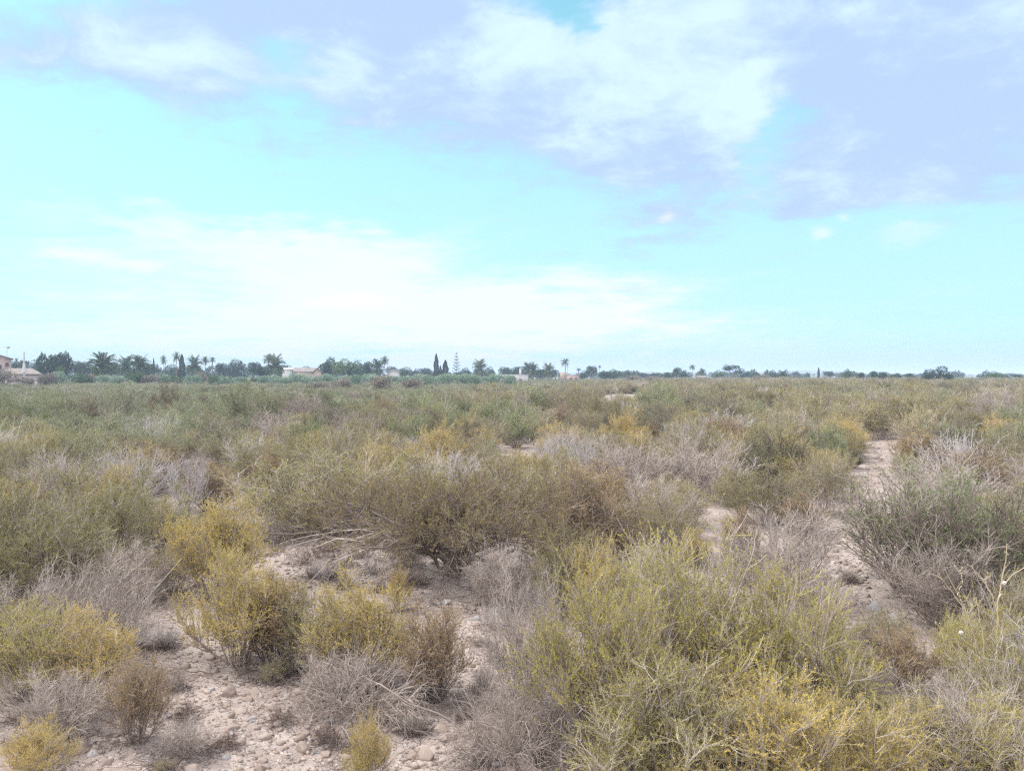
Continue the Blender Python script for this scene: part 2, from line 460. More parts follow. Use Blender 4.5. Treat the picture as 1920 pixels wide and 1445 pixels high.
def shrub_geo(stems=26, rad=.62, hgt=.95, l2=9, l3=7, leaf=12, lean=.0, lowdens=.35, leaf_len=.018, leaf_w=.005, base_r=.1,
              stem_r=.006, curl=.12, upright=.5, fol=True, twig_len=.12, bare=.0, K1=8, upb=.12, tone_split=True):
    """returns (wood, foliage) Geo for one shrub standing at the origin"""
    az = rng.uniform(0, 2 * np.pi, stems)
    th = np.arccos(rng.uniform(np.cos(1.35), 1, stems)) * (1.05 - .35 * upright)
    tip = np.stack([np.sin(th) * np.cos(az) * rad + lean, np.sin(th) * np.sin(az) * rad, np.maximum(np.cos(th), .18) * hgt], -1)
    tip *= rng.uniform(.7, 1.08, (stems, 1))
    b = np.stack([np.cos(az) * base_r * rng.uniform(.1, 1, stems), np.sin(az) * base_r * rng.uniform(.1, 1, stems), np.full(stems, -.03)], -1)
    L = np.linalg.norm(tip - b, axis=1)
    d0 = unit(tip - b)
    P = [b]; d = unit(d0 + np.array([0, 0, .35 * (1 - upright)]) + np.stack([np.cos(az), np.sin(az), 0 * az], -1) * .15)
    for k in range(K1 - 1):
        to = unit(tip - P[-1])
        d = unit(d * .55 + to * .45 + rng.normal(size=d.shape) * curl)
        P.append(P[-1] + d * (L / (K1 - 1))[:, None])
    P1 = np.stack(P, 1)
    P2 = spawn(P1, l2, .22, .97, lambda t: rad * (.62 - .38 * t), .75, 5, .16, upb)
    P3 = spawn(P2, l3, .15, 1.0, twig_len, .7, 4, .18, upb * 1.3)
    P3b = spawn(P1, 3, .6, 1.0, twig_len * 1.3, .5, 4, .15, upb * 1.3)
    P3 = np.concatenate([P3, P3b])
    wood, folg = Geo(), Geo()
    nw = max(6, stems // 3)
    wa = rng.uniform(0, 2 * np.pi, nw); wt = rng.uniform(.1, 1.15, nw)
    wd = np.stack([np.sin(wt) * np.cos(wa) * rad, np.sin(wt) * np.sin(wa) * rad, np.cos(wt) * hgt], -1) * rng.uniform(.85, 1.12, (nw, 1))
    PW = walk(np.stack([np.cos(wa), np.sin(wa), 0 * wa], -1) * .06, wd, np.linalg.norm(wd, axis=1), 7, .1, .05)
    PW2 = spawn(PW, 6, .35, 1.0, lambda t: rad * (.42 - .25 * t), .6, 5, .14, upb)
    wood.tubes(PW, stem_r * .6, stem_r * .25, tone=rng.uniform(.5, 1.2, nw)); wood.tubes(PW2, stem_r * .28, stem_r * .13, tone=rng.uniform(.4, 1.1, len(PW2)))
    wood.tubes(P1, stem_r, stem_r * .35, tone=rng.uniform(.1, .8, len(P1)), sides=4)
    wood.tubes(P2, stem_r * .5, stem_r * .22, tone=rng.uniform(.1, .9, len(P2)))
    wood.tubes(P3, stem_r * .27, stem_r * .14, tone=rng.uniform(.1, 1.0, len(P3)))
    if fol:
        c = P3[:, -1]
        low = c[:, 2] / hgt
        keep = rng.random(len(P3)) < np.clip((low - .12) / lowdens, 0.03, 1) * (1 - bare)
        Q = P3[keep]
        ft = rng.uniform(.1, 1.0, len(Q))
        t = rng.uniform(.1, 1.0, (len(Q), leaf)); f = t * 3; i = np.minimum(f.astype(int), 2); w = (f - i)[..., None]
        ar = np.arange(len(Q))[:, None]
        base = Q[ar, i] * (1 - w) + Q[ar, i + 1] * w
        T = unit(Q[ar, i + 1] - Q[ar, i])
        dd = unit(T * .8 + unit(rng.normal(size=T.shape)) * .8 + np.array([0, 0, .25]))
        tn = np.clip(np.repeat(ft[:, None], leaf, 1) * .7 + rng.uniform(0, .3, t.shape), 0, 1)
        folg.leaves(base.reshape(-1, 3), dd.reshape(-1, 3), (leaf_len * rng.uniform(.6, 1.3, t.size)), leaf_w * rng.uniform(.7, 1.3, t.size), tone=tn.ravel())
    return wood, folg

VAR = {}     # name -> list of dicts(wood mesh, foliage mesh, joined mesh)
def make_variant(kind, fm, wm, **kw):
    wood, fol = shrub_geo(**kw)
    wv = np.concatenate(wood.v)
    allv = np.concatenate([wv] + ([np.concatenate(fol.v)] if fol.v else []))
    w = np.percentile(np.hypot(allv[:, 0], allv[:, 1]), 96) * 2; h = np.percentile(allv[:, 2], 98.5)
    wm_ = wood.build('branches', wm)
    fm_ = fol.build('foliage', fm) if fol.v else None
    j = Geo(); j.v = list(wood.v); j.f = list(wood.f); j.t = list(wood.t); j.n = wood.n
    for V, (f_, _), t_ in zip(fol.v, fol.f, fol.t): j.add(V, np.asarray(f_) - 0, 1, t_)
    jm = mesh_np('scrub_' + kind, np.concatenate(j.v), j.f, [wm, fm] if fol.v else [wm], np.concatenate(j.t))
    VAR.setdefault(kind, []).append(dict(wood=wm_, fol=fm_, join=jm, w=w, h=h))

def mv(kind, fm, wm, n=1, **kw):
    for _ in range(n): make_variant(kind, fm, wm, **kw)

mv('olive', MF['olive'], MT, 3, stems=28, l2=11, l3=8, leaf=16)
mv('yellow', MF['yellow'], MT, 3, stems=26, l2=11, l3=8, leaf=15, upright=.7, leaf_len=.02, upb=.2, twig_len=.15)
mv('lime', MF['lime'], MT, 2, stems=30, l2=11, l3=9, leaf=16, upright=.35, leaf_len=.018, bare=.18, lowdens=.3, upb=.2, twig_len=.15, curl=.16)
mv('rust', MF['rust'], MTD, 2, stems=28, l2=10, l3=8, leaf=13, upright=.8, rad=.5)
mv('green', MF['green'], MT, 2, stems=28, l2=10, l3=8, leaf=16)
mv('mixed', MF['olive'], MT, 2, stems=30, l2=10, l3=7, leaf=16, bare=.3)
mv('grey', None, MT, 3, stems=34, l2=11, l3=8, fol=False, upright=.6, curl=.16, upb=.1)
mv('pale', None, MTP, 2, stems=22, l2=7, l3=4, fol=False, upright=1.0, curl=.05, hgt=1.1, upb=.2, stem_r=.008)
mv('tangle', None, MT, 1, stems=40, l2=9, l3=5, fol=False, upright=-.4, curl=.3, hgt=.6, rad=.8, upb=-.06, stem_r=.007, twig_len=.18)
mv('tan', MF['tan'], MTP, 1, stems=80, l2=4, l3=1, leaf=2, upright=1.1, curl=.04, stem_r=.004, upb=.2)
mv('red', MF['red'], MTD, 1, stems=14, l2=6, l3=5, leaf=8, rad=.5, hgt=.55)
mv('dark', MF['green'], MTD, 2, stems=34, l2=10, l3=8, leaf=9, bare=.45, upright=.7, stem_r=.008)

INVIEW = []   # (x, y, r) of placed shrubs
def shrub(name, kind, u, v, w, h, label, cat='shrub', group=None, vi=None, rz=None, xy=None, size=None):
    """one shrub: base at pixel (u,v), w and h in pixels there (or xy / size in metres)"""
    if xy is None:
        x, y = at(u, v)
        W, H = w * y / F, h * y / F
    else:
        (x, y), (W, H) = xy, size
    vs = VAR[kind]; q = vs[(vi if vi is not None else random.randrange(len(vs))) % len(vs)]
    rz = random.uniform(0, 6.28) if rz is None else rz
    o = empty(name, (x, y, gz(x, y)), rz, label, cat, group)
    s = W / q['w']
    for nm, me in (('branches', q['wood']), ('foliage', q['fol'])):
        if me is None: continue
        c = bpy.data.objects.new(nm, me); COL.objects.link(c); c.parent = o
        c.scale = (s, s, H / q['h'])
    INVIEW.append((x, y, W / 2))
    return o

# ---- the shrubs one can tell apart round the stony clearing
KEY = [
 ('olive', 30, 1165, 320, 275, 'large yellow-olive shrub at the left edge of the clearing'),
 ('yellow', 20, 1000, 130, 95, 'golden-tipped shrub at the left edge behind the large yellow-olive one'),
 ('olive', 225, 1065, 260, 170, 'broad olive shrub with golden twigs behind the grey brush heap on the left'),
 ('yellow', 300, 1040, 100, 100, 'small golden shrub at the right side of the broad olive shrub'),
 ('grey', 195, 1235, 230, 190, 'tall heap of bare grey brushwood left of the flat grey boulder'),
 ('grey', 40, 1230, 200, 150, 'bare grey bush at the left edge below the large yellow-olive shrub'),
 ('lime', 60, 1320, 240, 170, 'yellow-green shrub in front of the bare grey heap at the left edge'),
 ('yellow', 165, 1320, 170, 170, 'thin yellow shrub mixed with grey stems near the left edge'),
 ('grey', 120, 1390, 180, 120, 'pale brown bare bush low at the left edge of the picture'),
 ('rust', 255, 1395, 130, 155, 'small compact rust-orange shrub at the lower left'),
 ('grey', 350, 1420, 120, 70, 'sparse grey dry bush just right of the small rust-orange shrub'),
 ('yellow', 75, 1470, 130, 105, 'small pale yellow sprig bush in the lower left corner'),
 ('yellow', 410, 1125, 190, 180, 'golden shrub behind the tall spired golden shrub'),
 ('yellow', 445, 1235, 215, 205, 'tall golden-orange shrub with a spire in the middle of the clearing'),
 ('rust', 515, 1240, 130, 160, 'brown-orange shrub leaning on the tall golden-orange shrub'),
 ('olive', 590, 1250, 160, 150, 'thin olive shrub between the golden-orange shrub and the arched dead brush'),
 ('yellow', 680, 1265, 220, 190, 'feathery golden shrub above the arched dead brush'),
 ('tangle', 700, 1325, 290, 100, 'arched heap of dead grey branches in the lower middle'),
 ('rust', 815, 1300, 150, 165, 'brown-olive shrub leaning right beside the arched dead brush'),
 ('yellow', 745, 1140, 60, 80, 'single slim golden sprig standing in the open middle of the clearing'),
 ('yellow', 690, 1475, 100, 130, 'short grassy pale shrub at the bottom edge, centre'),
 ('grey', 985, 1330, 180, 260, 'grey leafless bush spilling from the left side of the big lime shrub'),
 ('tangle', 960, 1420, 280, 140, 'low tangle of grey dead twigs at the foot of the big lime shrub'),
 ('grey', 930, 1130, 130, 110, 'little silvery leafless bush right of the small gnarled tree'),
 ('lime', 1150, 1430, 360, 330, 'big lime shrub, left part, nearest the camera'),
 ('lime', 1300, 1330, 380, 320, 'big lime shrub, broad middle with bright green tips'),
 ('olive', 1240, 1500, 400, 250, 'grey-stemmed olive shrub at the bottom edge below the big lime shrub'),
 ('lime', 1480, 1370, 330, 290, 'big lime shrub, right part beside the stony path'),
 ('yellow', 1450, 1530, 380, 260, 'bright yellow shrub at the bottom edge right of centre'),
 ('yellow', 1600, 1520, 280, 210, 'vivid golden shrub at the bottom edge beside the foot of the path'),
 ('mixed', 1250, 1210, 250, 150, 'greyish olive shrub behind the big lime shrub'),
 ('olive', 1060, 1150, 140, 160, 'fresh olive shrub rising behind the left part of the big lime shrub'),
 ('yellow', 1140, 1170, 150, 150, 'thin golden shrub between the rusty thicket and the big lime shrub'),
 ('rust', 1080, 1080, 190, 190, 'tall rusty thicket right of the small gnarled tree'),
 ('rust', 1150, 1060, 110, 110, 'low rusty shrub at the right foot of the rusty thicket'),
 ('olive', 570, 1000, 250, 150, 'golden olive shrub on the left flank of the small gnarled tree'),
 ('mixed', 650, 1000, 230, 140, 'grey and olive shrub under the left flank of the small gnarled tree'),
 ('rust', 1390, 1090, 90, 130, 'narrow rust-brown shrub beside the flat pale stones'),
 ('grey', 1470, 1125, 230, 175, 'dry grey brush on the left bank of the stony path'),
 ('yellow', 1300, 1060, 80, 70, 'little orange-tipped shrub left of the flat pale stones'),
 ('rust', 1505, 1010, 90, 75, 'small orange-brown shrub on the left bank of the path'),
 ('olive', 1430, 985, 160, 110, 'olive and orange shrub above the dry grey brush'),
 ('mixed', 1545, 960, 140, 110, 'dark-stemmed olive shrub leaning over the path from the left'),
 ('dark', 1710, 1115, 260, 230, 'tall dark-stemmed green shrub on the right bank of the path'),
 ('green', 1760, 1075, 180, 180, 'fresh green-topped shrub behind the dark-stemmed one on the right'),
 ('dark', 1830, 1150, 250, 230, 'wide dark grey-green bush near the right edge'),
 ('grey', 1780, 1170, 240, 170, 'bare grey bush in front of the dark bushes on the right bank'),
 ('olive', 1900, 1060, 160, 150, 'olive shrub at the right edge behind the dark bushes'),
 ('lime', 1850, 1310, 200, 170, 'yellow-green shrub at the foot of the dry thistle stalks'),
 ('lime', 1790, 1270, 110, 110, 'small yellow-green shrub left of the dry thistle stalks'),
 ('rust', 1695, 1300, 120, 120, 'thin rust-red shrub in the middle of the stony path'),
 ('tangle', 1830, 1450, 330, 170, 'wide tangle of grey dead branches in the lower right corner'),
 ('olive', 1730, 1450, 260, 160, 'sparse olive shrub with grey stems right of the vivid golden shrub'),
 ('mixed', 1900, 1400, 220, 190, 'bare grey shrub at the right edge above the dead tangle'),
 ('grey', 95, 985, 150, 120, 'silvery leafless shrub at the far left of the clearing'),
 ('pale', 345, 975, 100, 110, 'clump of pale upright dead stems behind the clearing on the left'),
 ('rust', 395, 960, 110, 85, 'soft tan-orange shrub right of the pale upright stems'),
 ('yellow', 195, 985, 120, 100, 'golden olive shrub left of the pale upright stems'),
 ('pale', 470, 900, 110, 90, 'leafless shrub with long pale stems leaning right'),
 ('pale', 1355, 850, 100, 75, 'pale dead shrub standing out above the olive scrub, right of centre'),
 ('pale', 1790, 920, 150, 115, 'arching silvery dead shrub near the right edge, beyond the path'),
 ('green', 1650, 790, 110, 60, 'rounded yellow-green shrub at the far end of the stony path'),
 ('tan', 1105, 900, 130, 80, 'clump of straw-coloured dry grass right of centre'),
 ('tan', 1040, 880, 100, 70, 'clump of straw-coloured dry grass by the pale earth mound'),
 ('grey', 1180, 930, 170, 100, 'wide silver-grey bare shrub beyond the small gnarled tree'),
 ('lime', 1870, 1480, 260, 170, 'yellow-green shrub in the lower right corner under the dead tangle'),
 ('olive', 1600, 1400, 160, 130, 'olive shrub between the big lime shrub and the foot of the path'),
 ('yellow', 1430, 1440, 240, 170, 'golden-green shrub in front of the right part of the big lime shrub'),
 ('grey', 1535, 1190, 130, 100, 'small grey brush spilling over the left edge of the path'),
 ('mixed', 1240, 1040, 150, 110, 'grey-olive shrub behind the little orange-tipped shrub'),
 ('mixed', 1200, 1180, 190, 130, 'twiggy grey-olive shrub behind the left of the big lime shrub'),
 ('lime', 1200, 1500, 300, 250, 'lime shrub at the very bottom edge below the big lime shrub'),
 ('grey', 1340, 1500, 200, 160, 'bare grey brush in front of the big lime shrub'),
 ('grey', 1120, 1400, 220, 180, 'dry grey brush caught in the left part of the big lime shrub'),
 ('mixed', 1900, 1230, 200, 160, 'dull olive shrub at the right edge behind the thistle stalks'),
 ('mixed', 1660, 1225, 110, 80, 'small dull shrub on the near end of the path below the grey boulders'),
 ('grey', 1640, 1330, 120, 90, 'low grey brush at the right foot of the path'),
 ('grey', 630, 1300, 160, 80, 'low grey brush under the feathery golden shrub'),
 ('mixed', 330, 1110, 130, 90, 'low twiggy shrub behind the flat grey boulder'),
 ('grey', 250, 1130, 150, 110, 'grey brush between the broad olive shrub and the flat boulder'),
 ('mixed', 110, 1120, 190, 190, 'twiggy grey-olive shrub leaning on the large yellow-olive one'),
 ('yellow', 395, 1050, 90, 90, 'small golden shrub at the left end of the gap before the gnarled tree'),
 ('rust', 1130, 985, 180, 110, 'orange-brown shrub behind the rusty thicket'),
 ('olive', 760, 970, 200, 110, 'olive shrub showing behind the crown of the small gnarled tree'),
 ('mixed', 960, 985, 220, 120, 'grey-olive shrub behind the right of the small gnarled tree'),
 ('grey', 1235, 1010, 150, 110, 'low silver-grey brush right of the rusty thicket'),
]
for (k, u, v, w, h, lab) in KEY:
    nm = {'grey': 'dry_shrub', 'pale': 'dry_shrub', 'tangle': 'dead_brush', 'tan': 'grass_clump'}.get(k, 'shrub')
    shrub(nm, k, u, v, w, h, lab, cat={'dry_shrub': 'dry shrub', 'dead_brush': 'dead brush', 'grass_clump': 'grass clump'}.get(nm, 'shrub'),
          group='shrubs round the stony clearing')

# ---- low dark plants on bare ground
for i, (u, v, w) in enumerate([(565, 1060, 45), (600, 1050, 50), (640, 1065, 55), (625, 1085, 40), (585, 1085, 35), (675, 1050, 40), (610, 1385, 60), (660, 1395, 40),
                               (915, 1425, 45), (425, 1400, 45), (1015, 1425, 40), (870, 1345, 40), (530, 1350, 50), (350, 1345, 45), (745, 1100, 30)]):
    shrub('low_plant', 'red', u, v, w, w * .7, 'low dark reddish wiry plant on the bare stony ground', 'plant', 'low reddish plants on the clearing')

# ---- thin dry wisps on bare ground
_k = 0
while _k < 62:
    u, v = random.choice([(random.uniform(-20, 980), random.uniform(1090, 1460)), (random.uniform(1480, 1720), random.uniform(980, 1330)), (random.uniform(500, 800), random.uniform(1000, 1110))])
    w = random.uniform(25, 70)
    shrub('dry_wisp', random.choice(['grey', 'grey', 'pale', 'mixed']), u, v, w, w * random.uniform(.5, .9), 'thin low dry wisp growing on the bare stony ground', 'dry plant', 'thin dry wisps on the bare ground')
    _k += 1

# ---- the small gnarled tree in the middle
def gnarled_tree():
    x, y = at(850, 1082)
    s = y / F
    o = empty('small_tree', (x, y, gz(x, y)), 0, 'small gnarled tree with dark trunk and arching olive-brown crown in the middle of the scrub', 'tree')
    tr, wood, fol = Geo(), Geo(), Geo()
    limbs = []
    base = np.array([0., 0, -.05])
    def curve(p, q, sag, K=9, w=.05):
        t = np.linspace(0, 1, K)[:, None]
        P = np.array(p) * (1 - t) + np.array(q) * t + np.array([0, 0, 1.0]) * sag * 4 * t * (1 - t)
        P[1:-1] += rng.normal(size=(K - 2, 3)) * w
        return P
    W = 335 * s
    tips = [(-1.05, -.1, .75), (-.85, .5, .95), (-.55, -.35, 1.1), (-.3, .3, 1.25), (-.05, -.2, 1.3), (.25, .3, 1.3), (.5, -.3, 1.2), (.8, .2, 1.05), (1.0, -.15, .85), (.95, .5, .7), (.1, .8, 1.1), (-.5, .8, .9), (.5, -.7, .85), (-.4, -.75, .8), (.75, -.55, .6), (.15, -.8, 1.0)]
    fork = np.array([.02, 0, .32])
    tr.tubes(np.array([[[0, 0, -.06], [.03, .01, .1], [-.02, 0, .22], [.02, 0, .36]]]), .075, .05, sides=8, tone=.3)
    for (a, b, c) in tips:
        q = (a * W * rng.uniform(.85, 1), b * W * .8, c * .88 * rng.uniform(.88, 1.02))
        st = fork * rng.uniform(.15, 1.0)
        limbs.append(curve(st, q, .14))
    for sx in (-.05, .06, .1, -.09, .02):
        P = curve((sx * .3, .01, -.04), (sx * 6, sx * 4, .7 + abs(sx)), -.02, w=.03); limbs.append(P)
    limbs = np.stack(limbs)
    tr.tubes(limbs, .032, .008, sides=5, tone=rng.uniform(0, .5, len(limbs)))
    P2 = spawn(limbs, 16, .25, 1.0, lambda t: .75 - .4 * t, .8, 6, .2, .05)
    P3 = spawn(P2, 9, .15, 1.0, .24, .75, 4, .2, .06)
    P4 = spawn(P3, 5, .2, 1.0, .1, .7, 3, .2, .1)
    wood.tubes(P2, .007, .003, tone=rng.uniform(0, .7, len(P2)))
    wood.tubes(P3, .003, .0015, tone=rng.uniform(0, .9, len(P3)))
    wood.tubes(P4, .0015, .0009, tone=rng.uniform(.1, 1, len(P4)))
    c = P4[:, -1]
    keep = rng.random(len(P4)) < np.clip((c[:, 2] - .3) / .4, .02, .95)
    Q = P4[keep]; n = 9
    t = rng.uniform(0, 1, (len(Q), n))[..., None]
    bs = Q[:, :1] * (1 - t) + Q[:, -1:] * t
    T = unit(Q[:, -1:] - Q[:, :1])
    dd = unit(T + unit(rng.normal(size=bs.shape)) * .8)
    fol.leaves(bs.reshape(-1, 3), dd.reshape(-1, 3), .021 * rng.uniform(.6, 1.3, bs.shape[0] * n), .0055,
               tone=np.repeat(rng.uniform(0, 1, len(Q)), n))
    # arching bare branches low on the left
    arch = [curve((0, 0, .35), (-a * W, b, z), sg, w=.03) for a, b, z, sg in
            ((1.15, -.25, .18, .3), (1.0, -.5, .1, .34), (.75, -.6, .06, .3), (.9, .1, .3, .28), (.55, -.5, .12, .28), (1.05, 0, .35, .2), (-.55, -.5, .1, .25), (-.7, -.2, .12, .25), (.35, -.6, .04, .3))]
    arch = np.stack(arch)
    A2 = spawn(arch, 12, .3, 1.0, .32, .6, 5, .14, -.12)
    A3 = spawn(A2, 4, .3, 1.0, .14, .6, 3, .14, -.05)
    dead = Geo()
    dead.tubes(arch, .012, .004, tone=.7, sides=5); dead.tubes(A2, .0045, .002, tone=rng.uniform(.3, 1, len(A2))); dead.tubes(A3, .002, .001, tone=rng.uniform(.3, 1, len(A3)))
    obj('trunk', tr.build('trunk', MBARK, True), o)
    obj('branches', wood.build('branches', MTD), o)
    obj('dead_branches', dead.build('dead_branches', MT), o)
    m2 = plant_mat('foliage_tree', c4(.17, .145, .075), c4(.26, .22, .09), c4(.42, .34, .11), .15)
    obj('foliage', fol.build('foliage', m2), o)
    INVIEW.append((x, y, 1.7))
gnarled_tree()

# ---- dry thistle stalks on the right
def stalk_plant():
    x, y = at(1868, 1330)
    o = empty('dry_thistle', (x, y, gz(x, y)), 0, 'tall branching straw-coloured thistle stalks with pale seed heads near the right edge', 'dry plant')
    g, heads = Geo(), []
    def P(u, v, dy=0.0):
        X, Z = up(u, v, y + dy); return (X - x, dy, Z - gz(x, y))
    lines = [
        [(1868, 1335), (1850, 1270), (1828, 1200), (1812, 1150), (1795, 1115), (1772, 1068)],
        [(1812, 1150), (1790, 1118), (1780, 1100), (1760, 1075)],
        [(1870, 1330), (1872, 1250), (1880, 1200), (1862, 1120), (1838, 1080), (1820, 1060)],
        [(1875, 1335), (1868, 1180), (1872, 1120), (1884, 1060), (1888, 1020)],
        [(1872, 1120), (1900, 1075), (1940, 1050)],
        [(1828, 1200), (1840, 1260), (1858, 1330)],
        [(1835, 1340), (1800, 1260), (1772, 1190), (1752, 1165)],
        [(1880, 1340), (1905, 1290), (1898, 1220), (1888, 1180), (1892, 1165)],
        [(1850, 1270), (1845, 1210), (1838, 1160), (1830, 1120)],
        [(1862, 1120), (1850, 1100), (1846, 1085)], [(1795, 1115), (1805, 1090), (1800, 1070)],
    ]
    for i, ln in enumerate(lines):
        dy = rng.uniform(-.12, .12)
        pts = np.array([P(u, v, dy) for u, v in ln])
        t = np.linspace(0, len(pts) - 1, 12)
        Q = np.stack([np.interp(t, np.arange(len(pts)), pts[:, k]) for k in range(3)], -1)
        Q[1:-1] += rng.normal(size=(10, 3)) * .004
        g.tubes(Q, .0055 if i in (0, 2, 3) else .004, .002, sides=5, tone=.8)
        sb = spawn(Q[None], 4, .55, 1.0, .07, .7, 4, .15, .1)
        g.tubes(sb, .002, .001, tone=.9)
        for e in list(sb[:, -1]) + [Q[-1]]:
            n = 8; d = unit(rng.normal(size=(n, 3)) + np.array([0, 0, .6]))
            hd = Geo(); hd.leaves(np.repeat(e[None], n, 0), d, .013 * rng.uniform(.6, 1.2, n), .004, tone=rng.uniform(.5, 1, n)); heads.append(hd)
    obj('stalks', g.build('stalks', plant_mat('straw', c4(.45, .36, .23), c4(.60, .50, .33), c4(.70, .60, .42), 0)), o)
    dm = plant_mat('thistle_down', c4(.38, .32, .26), c4(.50, .44, .37), c4(.62, .56, .49), .2)
    for hd in heads: obj('seed_head', hd.build('seed_head', dm), o)
    # snail shells sitting on the stalks
    wm = flat_mat('shell', c4(.80, .78, .74), c4(.70, .66, .60), 40)
    for i, (u, v) in enumerate([(1883, 1093), (1802, 1186)]):
        X, Z = up(u, v, y - .13)
        sh = Geo()
        t = np.linspace(0, 1, 40); a = t * 2 * np.pi * 2.6; r = .009 * (1 - t) ** .8 + .0006
        C = np.stack([np.cos(a) * r, -.004 + t * .010, np.sin(a) * r], -1)
        sh.tubes(C, .0085, .001, sides=8)
        so = obj('snail_shell', sh.build('snail_shell', wm, True)); so.location = (X, y - .125, Z)
        tag(so, ['white snail shell high on the tall upright thistle stalk', 'white snail shell low on the leaning left thistle stalk'][i], 'snail', 'snail shells on the thistle')
stalk_plant()

# ---- fallen branches
def fallen(pts, r, label, lift=.05):
    P = []
    for (u, v, z) in pts:
        d = ray(u, v); t = (z - CAMH) / d.z; P.append((d.x * t, d.y * t, z + gz(d.x * t, d.y * t)))
    P = np.array(P); c = P[0].copy(); c[2] = gz(c[0], c[1])
    t = np.linspace(0, len(P) - 1, 14)
    Q = np.stack([np.interp(t, np.arange(len(P)), P[:, k]) for k in range(3)], -1)
    Q[1:-1] += rng.normal(size=(12, 3)) * .008
    Q -= c
    g = Geo(); g.tubes(Q, r, r * .3, sides=6, tone=.6)
    sb = spawn(Q[None], 12, .2, 1.0, .3, .6, 6, .15, .03); g.tubes(sb, r * .35, r * .12, tone=rng.uniform(.4, 1, len(sb)))
    s2 = spawn(sb, 4, .3, 1.0, .12, .6, 4, .15, .03); g.tubes(s2, r * .14, r * .07, tone=rng.uniform(.4, 1, len(s2)))
    o = obj('fallen_branch', g.build('fallen_branch', MTD)); o.location = c
    tag(o, label, 'branch')
fallen([(850, 1345, .08), (760, 1300, .25), (680, 1255, .3), (620, 1215, .3), (565, 1178, .28)], .008, 'long pale dead branch lying across the arched brush in the lower middle')
fallen([(1075, 1400, .03), (1035, 1345, .15), (1000, 1300, .25), (940, 1240, .3)], .012, 'speckled pale dead branch slanting down in front of the big lime shrub')
fallen([(400, 1253, .02), (350, 1251, .04), (300, 1250, .04), (275, 1248, .03)], .006, 'thin dark stick lying flat on the bare earth left of the golden-orange shrub')
fallen([(440, 900, .3), (470, 880, .6), (505, 835, .9), (520, 812, 1.1)], .018, 'pale bleached pole-like stem leaning right among the olive scrub on the left')
fallen([(1110, 1260, .4), (1160, 1235, .8), (1200, 1215, .9)], .006, 'crooked pale twig caught on the left of the big lime shrub')

# ---------------------------------------------------------------- stones
def ico(sub):
    bm_ = __import__('bmesh'); b = bm_.new(); bm_.ops.create_icosphere(b, subdivisions=sub, radius=1)
    V = np.array([v.co[:] for v in b.verts]); F_ = np.array([[v.index for v in f.verts] for f in b.faces]); b.free()
    return V, F_
def stone_shape(V, seed):
    out = []
    for p in V:
        q = Vector(p)
        n = noise.noise(q * 1.1 + Vector((seed * 7.3, 0, 0))) * .45 + noise.noise(q * 2.7 + Vector((0, seed * 3.1, 0))) * .16
        out.append(q * (1 + n))
    A = np.array([v[:] for v in out])
    for k in range(9):     # planed faces give the broken look
        d = unit(np.random.default_rng(seed * 10 + k).normal(size=3)); lim = .48 + .09 * (k % 4)
        pr = A @ d; A = A - np.outer(np.maximum(pr - lim, 0) * .85, d)
    return A
MSTONE = plant_mat('limestone', c4(.25, .20, .17), c4(.37, .31, .27), c4(.52, .46, .41), 0)
MSTONEG = plant_mat('grey_limestone', c4(.28, .27, .265), c4(.37, .36, .35), c4(.47, .455, .44), 0)
V3, F3 = ico(3); V1, F1 = ico(1); V2, F2 = ico(2)
SM = [mesh_np('stone', stone_shape(V3, i), [(F3, 0)], [MSTONE], np.full(len(V3), .2 + .15 * (i % 4))) for i in range(9)]
SMG = [mesh_np('stone', stone_shape(V3, 20 + i), [(F3, 0)], [MSTONEG], np.full(len(V3), .5)) for i in range(3)]

